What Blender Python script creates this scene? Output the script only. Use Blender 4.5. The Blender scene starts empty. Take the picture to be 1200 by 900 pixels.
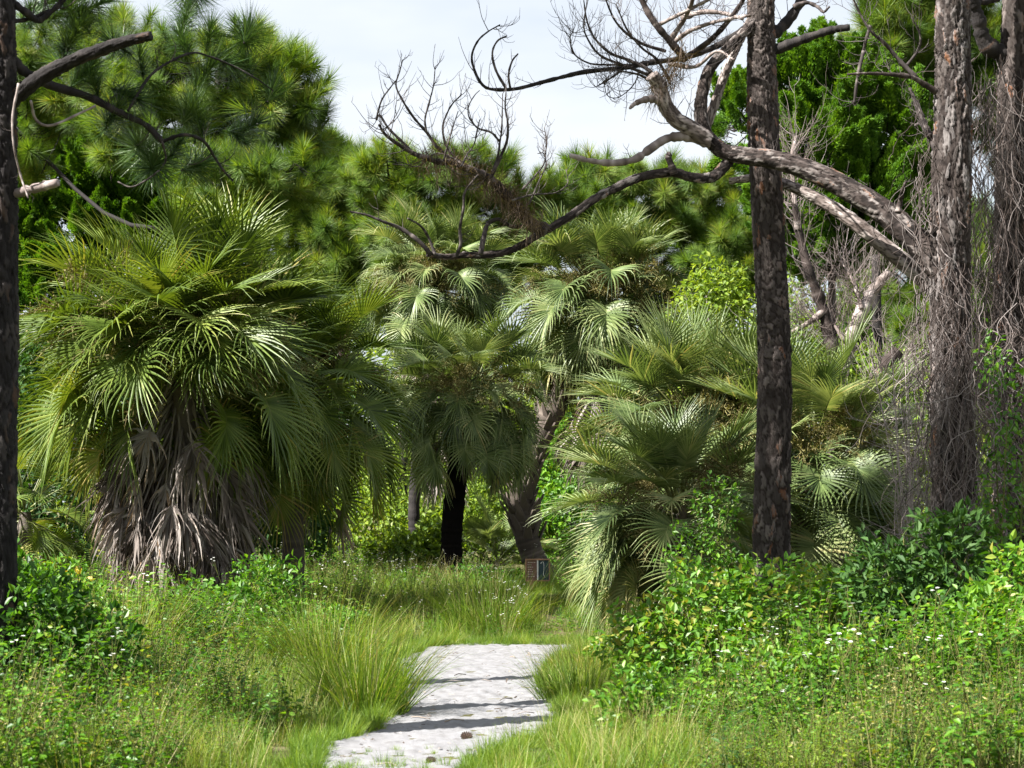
import bpy, math, random
import numpy as np
from mathutils import Vector, Matrix, Euler

random.seed(11)
RNG = np.random.RandomState(11)
scene = bpy.context.scene
COL = scene.collection

# ------------------------------------------------------------------ camera
F = 2240.0                                   # focal length in pixels of a 1200 px wide frame
PITCH = math.atan(150.0 / F)
CAM_H = 1.6
cd = bpy.data.cameras.new('camera'); cam = bpy.data.objects.new('camera', cd); COL.objects.link(cam)
cd.sensor_width = 36.0; cd.lens = 36.0 * F / 1200.0
cd.clip_start = 0.1; cd.clip_end = 3000.0
cam.location = (0, 0, CAM_H); cam.rotation_euler = (math.pi / 2 + PITCH, 0, 0)
cd.dof.use_dof = True; cd.dof.focus_distance = 26.0; cd.dof.aperture_fstop = 5.6
scene.camera = cam

# ------------------------------------------------------------------ light
SUN_EL = math.radians(45); SUN_DIR = (-0.88, -0.46)          # horizontal direction towards the sun
sunaz = math.atan2(SUN_DIR[0], SUN_DIR[1])                    # clockwise from +Y
world = bpy.data.worlds.new('World'); scene.world = world; world.use_nodes = True
wn = world.node_tree; wn.nodes.clear()
def N(tree, t, **kw):
    n = tree.nodes.new(t)
    for k, v in kw.items(): setattr(n, k, v)
    return n
wo = N(wn, 'ShaderNodeOutputWorld'); wb = N(wn, 'ShaderNodeBackground'); wb.inputs[1].default_value = 0.05
sky = N(wn, 'ShaderNodeTexSky', sky_type='NISHITA', sun_disc=False)
sky.sun_elevation = SUN_EL; sky.sun_rotation = sunaz; sky.dust_density = 2.5; sky.air_density = 1.0; sky.ozone_density = 1.0
tc = N(wn, 'ShaderNodeTexCoord'); mp = N(wn, 'ShaderNodeMapping'); mp.inputs['Scale'].default_value = (1, 1, 3.2)
nz = N(wn, 'ShaderNodeTexNoise'); nz.inputs['Scale'].default_value = 2.6; nz.inputs['Detail'].default_value = 5; nz.inputs['Roughness'].default_value = 0.55
cr = N(wn, 'ShaderNodeValToRGB'); cr.color_ramp.elements[0].position = 0.30; cr.color_ramp.elements[1].position = 0.60; cr.color_ramp.elements[0].color = (.5, .5, .5, 1)
mx = N(wn, 'ShaderNodeMix', data_type='RGBA'); mx.inputs[7].default_value = (5.05, 5.35, 5.75, 1)
wn.links.new(tc.outputs['Generated'], mp.inputs[0]); wn.links.new(mp.outputs[0], nz.inputs['Vector'])
wn.links.new(nz.outputs[0], cr.inputs[0]); wn.links.new(cr.outputs[0], mx.inputs[0]); wn.links.new(sky.outputs[0], mx.inputs[6])
wn.links.new(mx.outputs[2], wb.inputs[0]); wn.links.new(wb.outputs[0], wo.inputs[0])
sd = bpy.data.lights.new('sun', 'SUN'); sun = bpy.data.objects.new('sun', sd); COL.objects.link(sun)
sd.energy = 5.0; sd.angle = math.radians(0.53); sd.color = (1.0, 0.965, 0.90)
h = math.hypot(*SUN_DIR)
tosun = Vector((SUN_DIR[0] / h * math.cos(SUN_EL), SUN_DIR[1] / h * math.cos(SUN_EL), math.sin(SUN_EL)))
sun.rotation_euler = tosun.to_track_quat('Z', 'Y').to_euler(); sun.location = (-20, -10, 30)
scene.view_settings.view_transform = 'Standard'; scene.view_settings.look = 'None'
scene.view_settings.exposure = 1.95; scene.view_settings.gamma = 1.0
scene.render.engine = 'CYCLES'
cy = scene.cycles
cy.max_bounces = 6; cy.diffuse_bounces = 2; cy.glossy_bounces = 2; cy.transmission_bounces = 3; cy.transparent_max_bounces = 4
cy.caustics_reflective = False; cy.caustics_refractive = False
try: cy.use_denoising = True
except Exception: pass

# ------------------------------------------------------------------ helpers
CA, SA = math.cos(PITCH), math.sin(PITCH)
def P(px, py, Y):
    """World point at distance Y along the view axis that is seen at a photo pixel."""
    x, u = px - 600.0, 450.0 - py
    dy = F * CA - u * SA; dz = F * SA + u * CA
    return np.array([x / dy * Y, Y, CAM_H + dz / dy * Y])
def PX(n, Y): return n * Y / F                # n photo pixels as metres at distance Y

class MB:
    """Collects vertices, faces, a per-vertex tint and material indices and builds one mesh."""
    def __init__(s): s.v = []; s.q = []; s.t = []; s.c = []; s.k = []; s.n = 0; s.qm = []; s.tm = []
    def add(s, v, q=None, t=None, tint=0.5, crack=0.0, m=0):
        v = np.asarray(v, float).reshape(-1, 3); n = len(v)
        s.v.append(v)
        s.c.append(np.broadcast_to(np.asarray(tint, float), (n,))); s.k.append(np.broadcast_to(np.asarray(crack, float), (n,)))
        if q is not None and len(q): q = np.asarray(q, int) + s.n; s.q.append(q); s.qm.append(np.full(len(q), m))
        if t is not None and len(t): t = np.asarray(t, int) + s.n; s.t.append(t); s.tm.append(np.full(len(t), m))
        s.n += n
    def mesh(s, name, mats, smooth=True):
        me = bpy.data.meshes.new(name)
        v = np.concatenate(s.v).astype(np.float32)
        q = np.concatenate(s.q) if s.q else np.zeros((0, 4), int); t = np.concatenate(s.t) if s.t else np.zeros((0, 3), int)
        me.vertices.add(len(v)); me.vertices.foreach_set('co', v.ravel())
        me.loops.add(len(q) * 4 + len(t) * 3); me.loops.foreach_set('vertex_index', np.concatenate([q.ravel(), t.ravel()]).astype(np.int32))
        me.polygons.add(len(q) + len(t))
        st = np.concatenate([np.arange(len(q)) * 4, len(q) * 4 + np.arange(len(t)) * 3]).astype(np.int32)
        me.polygons.foreach_set('loop_start', st)
        mi = np.concatenate([np.concatenate(s.qm) if s.qm else np.zeros(0), np.concatenate(s.tm) if s.tm else np.zeros(0)]).astype(np.int32)
        me.polygons.foreach_set('material_index', mi)
        me.polygons.foreach_set('use_smooth', np.full(len(mi), smooth))
        a = me.attributes.new('tint', 'FLOAT', 'POINT'); a.data.foreach_set('value', np.concatenate(s.c).astype(np.float32))
        a = me.attributes.new('crack', 'FLOAT', 'POINT'); a.data.foreach_set('value', np.concatenate(s.k).astype(np.float32))
        me.update(calc_edges=True)
        for m in (mats if isinstance(mats, (list, tuple)) else [mats]): me.materials.append(m)
        return me

def link(name, data, parent=None, loc=(0, 0, 0), rot=(0, 0, 0), sc=1.0):
    o = bpy.data.objects.new(name, data); COL.objects.link(o)
    if parent is not None: o.parent = parent
    o.location = loc; o.rotation_euler = rot
    o.scale = (sc, sc, sc) if np.isscalar(sc) else sc
    return o
def tag(o, label=None, cat=None, group=None, kind=None):
    for k, v in (('label', label), ('category', cat), ('group', group), ('kind', kind)):
        if v: o[k] = v
    return o
def thing(name, label, cat, loc=(0, 0, 0), group=None, rz=0.0):
    return tag(link(name, None, None, tuple(loc), (0, 0, rz)), label, cat, group)

def norm(a): return a / np.maximum(np.linalg.norm(a, axis=-1, keepdims=True), 1e-9)

def resample(pts, n):
    """Catmull-Rom through the points, n samples evenly by parameter."""
    p = np.asarray(pts, float); m = len(p)
    if m < 3:
        u = np.linspace(0, m - 1, n); i = np.minimum(u.astype(int), m - 2); f = (u - i)[:, None]
        return p[i] * (1 - f) + p[i + 1] * f
    e = np.vstack([2 * p[0] - p[1], p, 2 * p[-1] - p[-2]])
    u = np.linspace(0, m - 1, n); i = np.minimum(u.astype(int), m - 2); f = (u - i)[:, None]
    a, b, c, d = e[i], e[i + 1], e[i + 2], e[i + 3]
    return 0.5 * (2 * b + (c - a) * f + (2 * a - 5 * b + 4 * c - d) * f ** 2 + (3 * b - a - 3 * c + d) * f ** 3)

def frames(p):
    t = norm(np.gradient(p, axis=0))
    ref = np.array([0, 0, 1.0]) if abs(t[:, 2]).mean() < 0.75 else np.array([0, 1.0, 0])
    s = norm(np.cross(t, ref)); u = np.cross(s, t)
    return t, s, u

def tube(mb, pts, rad, k=6, tint=0.5, m=0, cap=True):
    p = np.asarray(pts, float); n = len(p); rad = np.broadcast_to(np.asarray(rad, float), (n,))
    t, s, u = frames(p)
    a = np.linspace(0, 2 * np.pi, k, endpoint=False)
    v = p[:, None] + rad[:, None, None] * (np.cos(a)[None, :, None] * s[:, None] + np.sin(a)[None, :, None] * u[:, None])
    i = np.arange(n - 1)[:, None] * k; j = np.arange(k)[None]; j2 = (j + 1) % k
    q = np.stack([i + j, i + j2, i + k + j2, i + k + j], -1).reshape(-1, 4)
    v = v.reshape(-1, 3); tr = None
    if cap:
        v = np.vstack([v, p[0], p[-1]]); jj = np.arange(k); b = (n - 1) * k
        tr = np.vstack([np.stack([np.full(k, n * k), (jj + 1) % k, jj], -1), np.stack([np.full(k, n * k + 1), b + jj, b + (jj + 1) % k], -1)])
    mb.add(v, q, tr, tint=tint, m=m)

def box(mb, lo, hi, tint=0.5, m=0):
    x0, y0, z0 = lo; x1, y1, z1 = hi
    v = [(x0, y0, z0), (x1, y0, z0), (x1, y1, z0), (x0, y1, z0), (x0, y0, z1), (x1, y0, z1), (x1, y1, z1), (x0, y1, z1)]
    mb.add(v, [(0, 3, 2, 1), (4, 5, 6, 7), (0, 1, 5, 4), (1, 2, 6, 5), (2, 3, 7, 6), (3, 0, 4, 7)], tint=tint, m=m)

def leaves(mb, pos, d, nrm, L, W, tint, m=0, fold=0.18):
    """Pointed leaves folded along the midrib, two quads each (six corners)."""
    n = len(pos); d = norm(d); s = norm(np.cross(d, nrm)); u = np.cross(s, d)
    L = np.broadcast_to(L, (n,))[:, None]; W = np.broadcast_to(W, (n,))[:, None]
    v = np.stack([pos, pos + d * L * .4 + s * W * .5 + u * W * fold, pos + d * L * .75 + s * W * .3 + u * W * (fold * .5) - u * L * .05, pos + d * L - u * L * .12,
                  pos + d * L * .75 - s * W * .3 + u * W * (fold * .5) - u * L * .05, pos + d * L * .4 - s * W * .5 + u * W * fold], 1)
    b = np.arange(n)[:, None] * 6
    q = np.vstack([b + np.array([0, 1, 2, 3]), b + np.array([0, 3, 4, 5])])
    mb.add(v.reshape(-1, 3), q, tint=np.repeat(np.broadcast_to(tint, (n,)), 6), m=m)

def blades(mb, base, d0, L, W, droop, tint, seg=4, m=0):
    """Grass blades or needles: tapered strips that bend under gravity."""
    n = len(base); d = norm(d0.copy()); p = base.copy(); rows = []
    L = np.broadcast_to(L, (n,)); W = np.broadcast_to(W, (n,)); droop = np.broadcast_to(droop, (n,))
    side = norm(np.cross(d, np.array([0.13, 0.21, 1.0])) + RNG.randn(n, 3) * .25)
    for k in range(seg + 1):
        w = W * (1 - (k / seg) ** 1.6 * 0.93) * .5
        rows += [p - side * w[:, None], p + side * w[:, None]]
        p = p + d * (L / seg)[:, None]
        d = d.copy(); d[:, 2] -= droop * ((k + 1) / seg); d = norm(d)
    v = np.stack(rows, 1); b = np.arange(n)[:, None] * (2 * seg + 2)
    q = np.vstack([b + np.array([2 * k, 2 * k + 1, 2 * k + 3, 2 * k + 2]) for k in range(seg)])
    mb.add(v.reshape(-1, 3), q, tint=np.repeat(np.broadcast_to(tint, (n,)), 2 * seg + 2), m=m)

def rdir(n, up=0.0):
    d = RNG.randn(n, 3); d = norm(d); d[:, 2] += up
    return norm(d)

# ------------------------------------------------------------------ materials
def newmat(name):
    m = bpy.data.materials.new(name); m.use_nodes = True; m.node_tree.nodes.clear(); return m, m.node_tree
def ramp(t, stops):
    r = N(t, 'ShaderNodeValToRGB'); e = r.color_ramp.elements
    while len(e) < len(stops): e.new(0.5)
    for el, (p, c) in zip(e, stops): el.position = p; el.color = (*c, 1)
    return r
def foliage_mat(name, stops, rough=0.45, trans=0.3, spec=0.4, tcol=None, rnd=0.5):
    """Leaf material: colour by leaf and by object, thin enough to let light through."""
    m, t = newmat(name); L = t.links.new
    at = N(t, 'ShaderNodeAttribute', attribute_name='tint'); oi = N(t, 'ShaderNodeObjectInfo')
    ma = N(t, 'ShaderNodeMath', operation='MULTIPLY_ADD'); ma.inputs[1].default_value = rnd; ma.inputs[2].default_value = -rnd / 2
    ad = N(t, 'ShaderNodeMath', operation='ADD'); L(oi.outputs['Random'], ma.inputs[0]); L(ma.outputs[0], ad.inputs[0]); L(at.outputs['Fac'], ad.inputs[1])
    r = ramp(t, stops); L(ad.outputs[0], r.inputs[0])
    p = N(t, 'ShaderNodeBsdfPrincipled'); p.inputs['Roughness'].default_value = rough; p.inputs['Specular IOR Level'].default_value = spec
    tr = N(t, 'ShaderNodeBsdfTranslucent'); mxs = N(t, 'ShaderNodeMixShader'); mxs.inputs[0].default_value = trans
    mu = N(t, 'ShaderNodeMix', data_type='RGBA', blend_type='MULTIPLY'); mu.inputs[0].default_value = 1; mu.inputs[7].default_value = (*(tcol or (1.7, 1.6, .5)), 1)
    L(r.outputs[0], p.inputs['Base Color']); L(r.outputs[0], mu.inputs[6]); L(mu.outputs[2], tr.inputs[0])
    o = N(t, 'ShaderNodeOutputMaterial'); L(p.outputs[0], mxs.inputs[1]); L(tr.outputs[0], mxs.inputs[2]); L(mxs.outputs[0], o.inputs[0])
    return m
def bark_mat(name, stops, crackcol, rough=0.85, scale=14.0, stretch=(1, 1, .25), bump=0.5, noisecol=0.22):
    m, t = newmat(name); L = t.links.new
    at = N(t, 'ShaderNodeAttribute', attribute_name='tint'); ck = N(t, 'ShaderNodeAttribute', attribute_name='crack')
    co = N(t, 'ShaderNodeTexCoord'); mp = N(t, 'ShaderNodeMapping'); mp.inputs['Scale'].default_value = stretch
    nz = N(t, 'ShaderNodeTexNoise'); nz.inputs['Scale'].default_value = scale; nz.inputs['Detail'].default_value = 6; nz.inputs['Roughness'].default_value = .65
    L(co.outputs['Object'], mp.inputs[0]); L(mp.outputs[0], nz.inputs['Vector'])
    ma = N(t, 'ShaderNodeMath', operation='MULTIPLY_ADD'); ma.inputs[1].default_value = noisecol * 2; ma.inputs[2].default_value = -noisecol
    ad = N(t, 'ShaderNodeMath', operation='ADD'); L(nz.outputs[0], ma.inputs[0]); L(ma.outputs[0], ad.inputs[0]); L(at.outputs['Fac'], ad.inputs[1])
    r = ramp(t, stops); L(ad.outputs[0], r.inputs[0])
    mi = N(t, 'ShaderNodeMix', data_type='RGBA'); mi.inputs[7].default_value = (*crackcol, 1); L(ck.outputs['Fac'], mi.inputs[0]); L(r.outputs[0], mi.inputs[6])
    bp = N(t, 'ShaderNodeBump'); bp.inputs['Strength'].default_value = bump; bp.inputs['Distance'].default_value = .02; L(nz.outputs[0], bp.inputs['Height'])
    p = N(t, 'ShaderNodeBsdfPrincipled'); p.inputs['Roughness'].default_value = rough; p.inputs['Specular IOR Level'].default_value = .25
    L(mi.outputs[2], p.inputs['Base Color']); L(bp.outputs[0], p.inputs['Normal'])
    o = N(t, 'ShaderNodeOutputMaterial'); L(p.outputs[0], o.inputs[0])
    return m
def plain_mat(name, c, rough=0.7):
    return bark_mat(name, [(0, tuple(x * .75 for x in c)), (1, tuple(min(1, x * 1.2) for x in c))], c, rough, scale=9, stretch=(1, 1, 1), bump=.25)

M = {}
M['palm'] = foliage_mat('palm_leaf', [(0, (0.0198, 0.0418, 0.0066)), (0.42, (0.0946, 0.1452, 0.0209)), (0.78, (0.1892, 0.2332, 0.0462)), (1, (0.341, 0.275, 0.0935))], .46, .24, .36)
M['palm_blue'] = foliage_mat('palm_leaf_grey_green', [(0, (0.0238, 0.0454, 0.013)), (0.42, (0.1123, 0.1598, 0.0497)), (0.78, (0.2354, 0.27, 0.1102)), (1, (0.3888, 0.3348, 0.1512))], .46, .22, .40, (1.5, 1.5, .7))
M['petiole'] = foliage_mat('palm_petiole', [(0, (.10, .13, .03)), (.6, (.17, .19, .055)), (1, (.22, .20, .08))], .4, .05, .5)
M['dead_palm'] = foliage_mat('dead_palm_leaf', [(0, (0.0569, 0.043, 0.0354)), (0.35, (0.1518, 0.124, 0.1088)), (0.7, (0.3289, 0.2972, 0.2783)), (1, (0.3542, 0.2404, 0.1455))], .7, .14, .2, (1.2, 1.0, .7), rnd=.75)
M['dead_petiole'] = bark_mat('dead_petiole', [(0, (.16, .13, .11)), (1, (.36, .32, .29))], (.1, .08, .06), .7, bump=.2)
M['fruit'] = foliage_mat('palm_flower_stalk', [(0, (0.0553, 0.0442, 0.0155)), (0.5, (0.1381, 0.1193, 0.0442)), (1, (0.2431, 0.221, 0.0939))], .7, .15, .2)
M['palm_trunk'] = bark_mat('palm_trunk_bark', [(0, (.05, .042, .036)), (.5, (.12, .10, .085)), (1, (.24, .21, .18))], (.03, .025, .02), .9, 10, (1, 1, 2.2), .7)
M['shade_black'] = bark_mat('palm_bark_painted_shade', [(0, (.003, .003, .003)), (.6, (.006, .005, .005)), (1, (.014, .012, .010))], (.006, .005, .005), .9, 10, (1, 1, 2.2), .6)  # near-black palm bark: the shade on this trunk is put into its colour
M['shade_black'].node_tree.nodes['Principled BSDF'].inputs['Specular IOR Level'].default_value = .03
M['boot'] = bark_mat('leaf_base', [(0, (.035, .028, .023)), (.5, (.085, .067, .056)), (1, (.18, .15, .125))], (.04, .03, .02), .85)
M['pine_bark'] = bark_mat('pine_bark', [(0, (.022, .017, .015)), (.45, (.050, .040, .036)), (.75, (.085, .070, .064)), (.9, (.15, .125, .115)), (1, (.14, .060, .030))], (.018, .012, .010), .85, 34, (1, 1, .16), .8)
M['pine_dark'] = bark_mat('dark_pine_bark', [(0, (.010, .008, .008)), (.5, (.022, .019, .019)), (.85, (.045, .038, .036)), (1, (.06, .035, .024))], (.007, .005, .005), .85, 34, (1, 1, .16), .8)
M['pale_bark'] = bark_mat('weathered_bark', [(0, (0.017, 0.0119, 0.0102)), (0.3, (0.0425, 0.0323, 0.0281)), (0.6, (0.085, 0.0731, 0.0688)), (0.85, (0.17, 0.153, 0.1487)), (1, (0.1105, 0.0493, 0.0238))], (.012, .008, .007), .85, 34, (1, 1, .16), .8, .3)
M['limb'] = bark_mat('flaking_limb_bark', [(0, (.012, .009, .008)), (.45, (.036, .026, .023)), (.70, (.085, .068, .062)), (.9, (.22, .195, .185)), (1, (.16, .085, .055))], (.010, .007, .006), .85, 30, (1, 1, 1), .6)
M['dead_wood'] = bark_mat('bleached_dead_wood', [(0, (0.091, 0.0689, 0.0598)), (0.5, (0.221, 0.182, 0.169)), (1, (0.39, 0.3445, 0.325))], (.04, .03, .025), .8, 12, (1, 1, .5), .5)
M['twig'] = bark_mat('dead_twig', [(0, (.018, .014, .014)), (.5, (.05, .041, .039)), (1, (.14, .118, .112))], (.04, .03, .03), .85, 12, (1, 1, 1), .2)
M['vine'] = bark_mat('dead_vine', [(0, (0.0495, 0.036, 0.0306)), (0.5, (0.117, 0.0918, 0.0837)), (1, (0.252, 0.2205, 0.2115))], (.08, .06, .05), .85, 8, (1, 1, 1), .1)
M['needle'] = foliage_mat('pine_needles', [(0, (0.026, 0.062, 0.01)), (0.5, (0.088, 0.158, 0.022)), (0.85, (0.165, 0.228, 0.036)), (1, (0.21, 0.2, 0.05))], .5, .36, .3, rnd=.6)
M['needle_blue'] = foliage_mat('pine_needles_dark', [(0, (0.0151, 0.0389, 0.0119)), (0.5, (0.0432, 0.09, 0.024)), (1, (0.09, 0.144, 0.0408))], .42, .22, .4, rnd=.5)
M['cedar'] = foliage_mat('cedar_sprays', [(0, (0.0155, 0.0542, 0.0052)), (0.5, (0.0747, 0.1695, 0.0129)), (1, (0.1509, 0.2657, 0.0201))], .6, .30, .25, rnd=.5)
M['leaf'] = foliage_mat('weed_leaf', [(0, (0.0151, 0.0594, 0.0043)), (0.5, (0.0624, 0.168, 0.0108)), (0.9, (0.132, 0.258, 0.0192)), (1, (0.216, 0.216, 0.036))], .45, .36, .4, rnd=.5)
M['leaf_yellow'] = foliage_mat('light_shrub_leaf', [(0, (0.0559, 0.1056, 0.0124)), (0.5, (0.1449, 0.2277, 0.0248)), (1, (0.2346, 0.2898, 0.0414))], .5, .38, .3, rnd=.4)
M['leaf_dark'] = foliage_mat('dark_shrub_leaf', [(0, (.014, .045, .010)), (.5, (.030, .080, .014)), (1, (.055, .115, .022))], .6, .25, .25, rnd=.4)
M['grass'] = foliage_mat('grass_blade', [(0, (0.029, 0.0725, 0.0062)), (0.45, (0.0978, 0.1782, 0.0138)), (0.8, (0.1898, 0.2587, 0.0322)), (1, (0.3335, 0.3105, 0.1035))], .5, .36, .35, rnd=.5)
M['straw'] = foliage_mat('dry_grass', [(0, (.20, .20, .07)), (.6, (.33, .30, .13)), (1, (.42, .37, .20))], .6, .3, .3)
M['stem'] = foliage_mat('weed_stem', [(0, (.06, .09, .02)), (1, (.14, .13, .04))], .6, .1, .2)
M['petal'] = foliage_mat('white_petal', [(0, (.72, .72, .70)), (1, (.82, .82, .78))], .6, .3, .2, (1, 1, .95))
M['yellow_leaf'] = foliage_mat('yellowed_leaf', [(0, (.45, .36, .03)), (1, (.60, .48, .05))], .5, .3, .3, (1.1, 1, .4))

# sand and soil
def ground_mat(name, stops, scale, bump, rough=.95, fine=90):
    m, t = newmat(name); L = t.links.new
    co = N(t, 'ShaderNodeTexCoord')
    n1 = N(t, 'ShaderNodeTexNoise'); n1.inputs['Scale'].default_value = scale; n1.inputs['Detail'].default_value = 8; n1.inputs['Roughness'].default_value = .62
    n2 = N(t, 'ShaderNodeTexNoise'); n2.inputs['Scale'].default_value = fine; n2.inputs['Detail'].default_value = 4
    L(co.outputs['Object'], n1.inputs['Vector']); L(co.outputs['Object'], n2.inputs['Vector'])
    r = ramp(t, stops); L(n1.outputs[0], r.inputs[0])
    ad = N(t, 'ShaderNodeMath', operation='ADD'); L(n1.outputs[0], ad.inputs[0]); L(n2.outputs[0], ad.inputs[1])
    bp = N(t, 'ShaderNodeBump'); bp.inputs['Strength'].default_value = bump; bp.inputs['Distance'].default_value = .03; L(ad.outputs[0], bp.inputs['Height'])
    p = N(t, 'ShaderNodeBsdfPrincipled'); p.inputs['Roughness'].default_value = rough; p.inputs['Specular IOR Level'].default_value = .15
    L(r.outputs[0], p.inputs['Base Color']); L(bp.outputs[0], p.inputs['Normal'])
    o = N(t, 'ShaderNodeOutputMaterial'); L(p.outputs[0], o.inputs[0]); return m
M['sand'] = ground_mat('pale_sand', [(.3, (.135, .131, .132)), (.5, (.185, .183, .190)), (.75, (.215, .215, .226))], 9.0, .28)
M['soil'] = ground_mat('leaf_litter_soil', [(.25, (.05, .055, .018)), (.5, (.10, .095, .04)), (.75, (.17, .145, .08))], 3.0, .8)

# ------------------------------------------------------------------ ground and path
def path_c(y):   # centre line and half width of the sand path by distance
    yk = [8, 11.5, 13.0, 14.3, 16, 18, 20.5, 22.6, 24]
    ck = [-1.1, -.80, -.66, -.30, -.30, -.40, -.40, -.12, .3]
    wk = [.4, .46, .68, .74, .74, .72, .93, .96, .7]
    return np.interp(y, yk, ck), np.interp(y, yk, wk)
def bumps(x, y, s, seed):
    r = np.random.RandomState(seed); z = 0
    for k in range(7):
        a = r.rand() * 6.28; f = s * (1 + k * .55)
        z = z + np.sin((x * math.cos(a) + y * math.sin(a)) * f + r.rand() * 6.28) / (1 + k * .6)
    return z
def path_dist(x, y):
    c, w = path_c(y)
    d = np.abs(x - c) - w
    # beyond the far bend the path leaves to the side, behind the low palm
    far = np.hypot(np.maximum(0, np.abs(x - 1.2) - 1.4), (y - 23.0)) - .62
    d = np.where(y > 23.2, np.minimum(far, 5), np.minimum(d, far))
    return d
def ground_z(x, y):
    d = path_dist(x, y)
    side = np.clip((d - .2) / 3.5, 0, 1)
    return .22 * side ** 1.2 + .02 * bumps(x, y, .9, 3) * np.clip(d, 0, 1)
def build_ground():
    xs = np.concatenate([[-900, -300, -100, -50], np.arange(-24, 24.1, .4), [50, 100, 300, 900]])
    ys = np.concatenate([[-300, -60, -15], np.arange(0, 80, .4), [100, 160, 300, 900, 2500]])
    X, Y = np.meshgrid(xs, ys); Z = ground_z(X, Y)
    v = np.stack([X, Y, Z], -1).reshape(-1, 3); nx = len(xs)
    i, j = np.meshgrid(np.arange(len(ys) - 1), np.arange(nx - 1), indexing='ij'); a = (i * nx + j).ravel()
    mb = MB(); mb.add(v, np.stack([a, a + 1, a + nx + 1, a + nx], -1))
    tag(link('ground', mb.mesh('ground', M['soil'])), kind='structure')
    # sand path: ribbon with trodden hollows, its borders dip under the soil
    xs = np.arange(-2.6, 3.0, .035); ys = np.arange(8, 24.4, .045)
    X, Y = np.meshgrid(xs, ys)
    d = path_dist(X, Y) + .13 * bumps(X, Y, 2.2, 8) / 2 + .05 * bumps(X, Y, 7.5, 9)
    Z = ground_z(X, Y) + .012 + .004 * bumps(X, Y, 5, 5) + .004 * bumps(X, Y, 19, 6) + .0035 * np.random.RandomState(3).randn(*X.shape)
    r = np.random.RandomState(4)
    for k in range(170):                                     # footprints
        yy = r.uniform(10.5, 23); c, w = path_c(yy); xx = c + r.uniform(-w, w); a = r.uniform(-.5, .5)
        u = (X - xx) * math.cos(a) + (Y - yy) * math.sin(a); w2 = -(X - xx) * math.sin(a) + (Y - yy) * math.cos(a)
        q = (u / .06) ** 2 + (w2 / .13) ** 2
        Z = Z - .010 * np.exp(-q) + .004 * np.exp(-(np.sqrt(q) - 1.6) ** 2 * 3)
    Z = np.where(d > 0, Z - d * .35, Z)
    keep = d < .45
    ny, nx = X.shape
    i, j = np.meshgrid(np.arange(ny - 1), np.arange(nx - 1), indexing='ij'); a = (i * nx + j)
    ok = (keep[:-1, :-1] & keep[1:, :-1] & keep[:-1, 1:] & keep[1:, 1:]).ravel(); a = a.ravel()[ok]
    q = np.stack([a, a + 1, a + nx + 1, a + nx], -1)
    used = np.unique(q); remap = np.full(nx * ny, -1); remap[used] = np.arange(len(used))
    mb = MB(); mb.add(np.stack([X, Y, Z], -1).reshape(-1, 3)[used], remap[q])
    tag(link('path', mb.mesh('path', M['sand'])), kind='structure')
build_ground()

# ------------------------------------------------------------------ scattered ground cover (uncountable)
def scatter(name, pts, rot, sc, idx, protos, parent=None):
    pc = bpy.data.collections.new(name + '_kinds')
    for k, me in enumerate(protos):
        o = bpy.data.objects.new('%s_kind_%02d' % (name, k), me); pc.objects.link(o)
    me = bpy.data.meshes.new(name); me.vertices.add(len(pts)); me.vertices.foreach_set('co', np.asarray(pts, np.float32).ravel())
    a = me.attributes.new('irot', 'FLOAT_VECTOR', 'POINT'); a.data.foreach_set('vector', np.asarray(rot, np.float32).ravel())
    a = me.attributes.new('isc', 'FLOAT', 'POINT'); a.data.foreach_set('value', np.asarray(sc, np.float32))
    a = me.attributes.new('iidx', 'INT', 'POINT'); a.data.foreach_set('value', np.asarray(idx, np.int32))
    o = tag(link(name, me, parent), kind='stuff')
    g = bpy.data.node_groups.new(name, 'GeometryNodeTree')
    g.interface.new_socket('Geometry', in_out='INPUT', socket_type='NodeSocketGeometry'); g.interface.new_socket('Geometry', in_out='OUTPUT', socket_type='NodeSocketGeometry')
    gi = N(g, 'NodeGroupInput'); go = N(g, 'NodeGroupOutput'); ci = N(g, 'GeometryNodeCollectionInfo')
    ci.inputs['Collection'].default_value = pc; ci.inputs['Separate Children'].default_value = True; ci.inputs['Reset Children'].default_value = True
    ip = N(g, 'GeometryNodeInstanceOnPoints'); ip.inputs['Pick Instance'].default_value = True
    def attr(n, t):
        x = N(g, 'GeometryNodeInputNamedAttribute', data_type=t); x.inputs['Name'].default_value = n
        return [s for s in x.outputs if s.enabled][0]
    er = N(g, 'FunctionNodeEulerToRotation')
    L = g.links.new
    L(gi.outputs[0], ip.inputs['Points']); L(ci.outputs[0], ip.inputs['Instance']); L(attr('iidx', 'INT'), ip.inputs['Instance Index'])
    L(attr('irot', 'FLOAT_VECTOR'), er.inputs[0]); L(er.outputs[0], ip.inputs['Rotation']); L(attr('isc', 'FLOAT'), ip.inputs['Scale'])
    L(ip.outputs[0], go.inputs[0])
    md = o.modifiers.new('scatter', 'NODES'); md.node_group = g
    return o

def grass_proto(n, hgt, spread, droop, tlo, thi, mat, w=.007, seed_heads=0):
    mb = MB(); a = RNG.rand(n) * 6.283; r = RNG.rand(n) ** .7 * spread
    base = np.stack([np.cos(a) * r * .5, np.sin(a) * r * .5, np.full(n, -.03)], -1)
    lean = RNG.uniform(.05, .75, n)
    a2 = a + RNG.randn(n) * .7
    d = np.stack([np.cos(a2) * lean, np.sin(a2) * lean, np.ones(n)], -1)
    blades(mb, base, d, hgt * RNG.uniform(.5, 1.15, n), w * RNG.uniform(.7, 1.4, n), droop * RNG.uniform(.4, 1.6, n), RNG.uniform(tlo, thi, n), seg=4)
    return mb.mesh('grass_tuft', mat)

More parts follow.
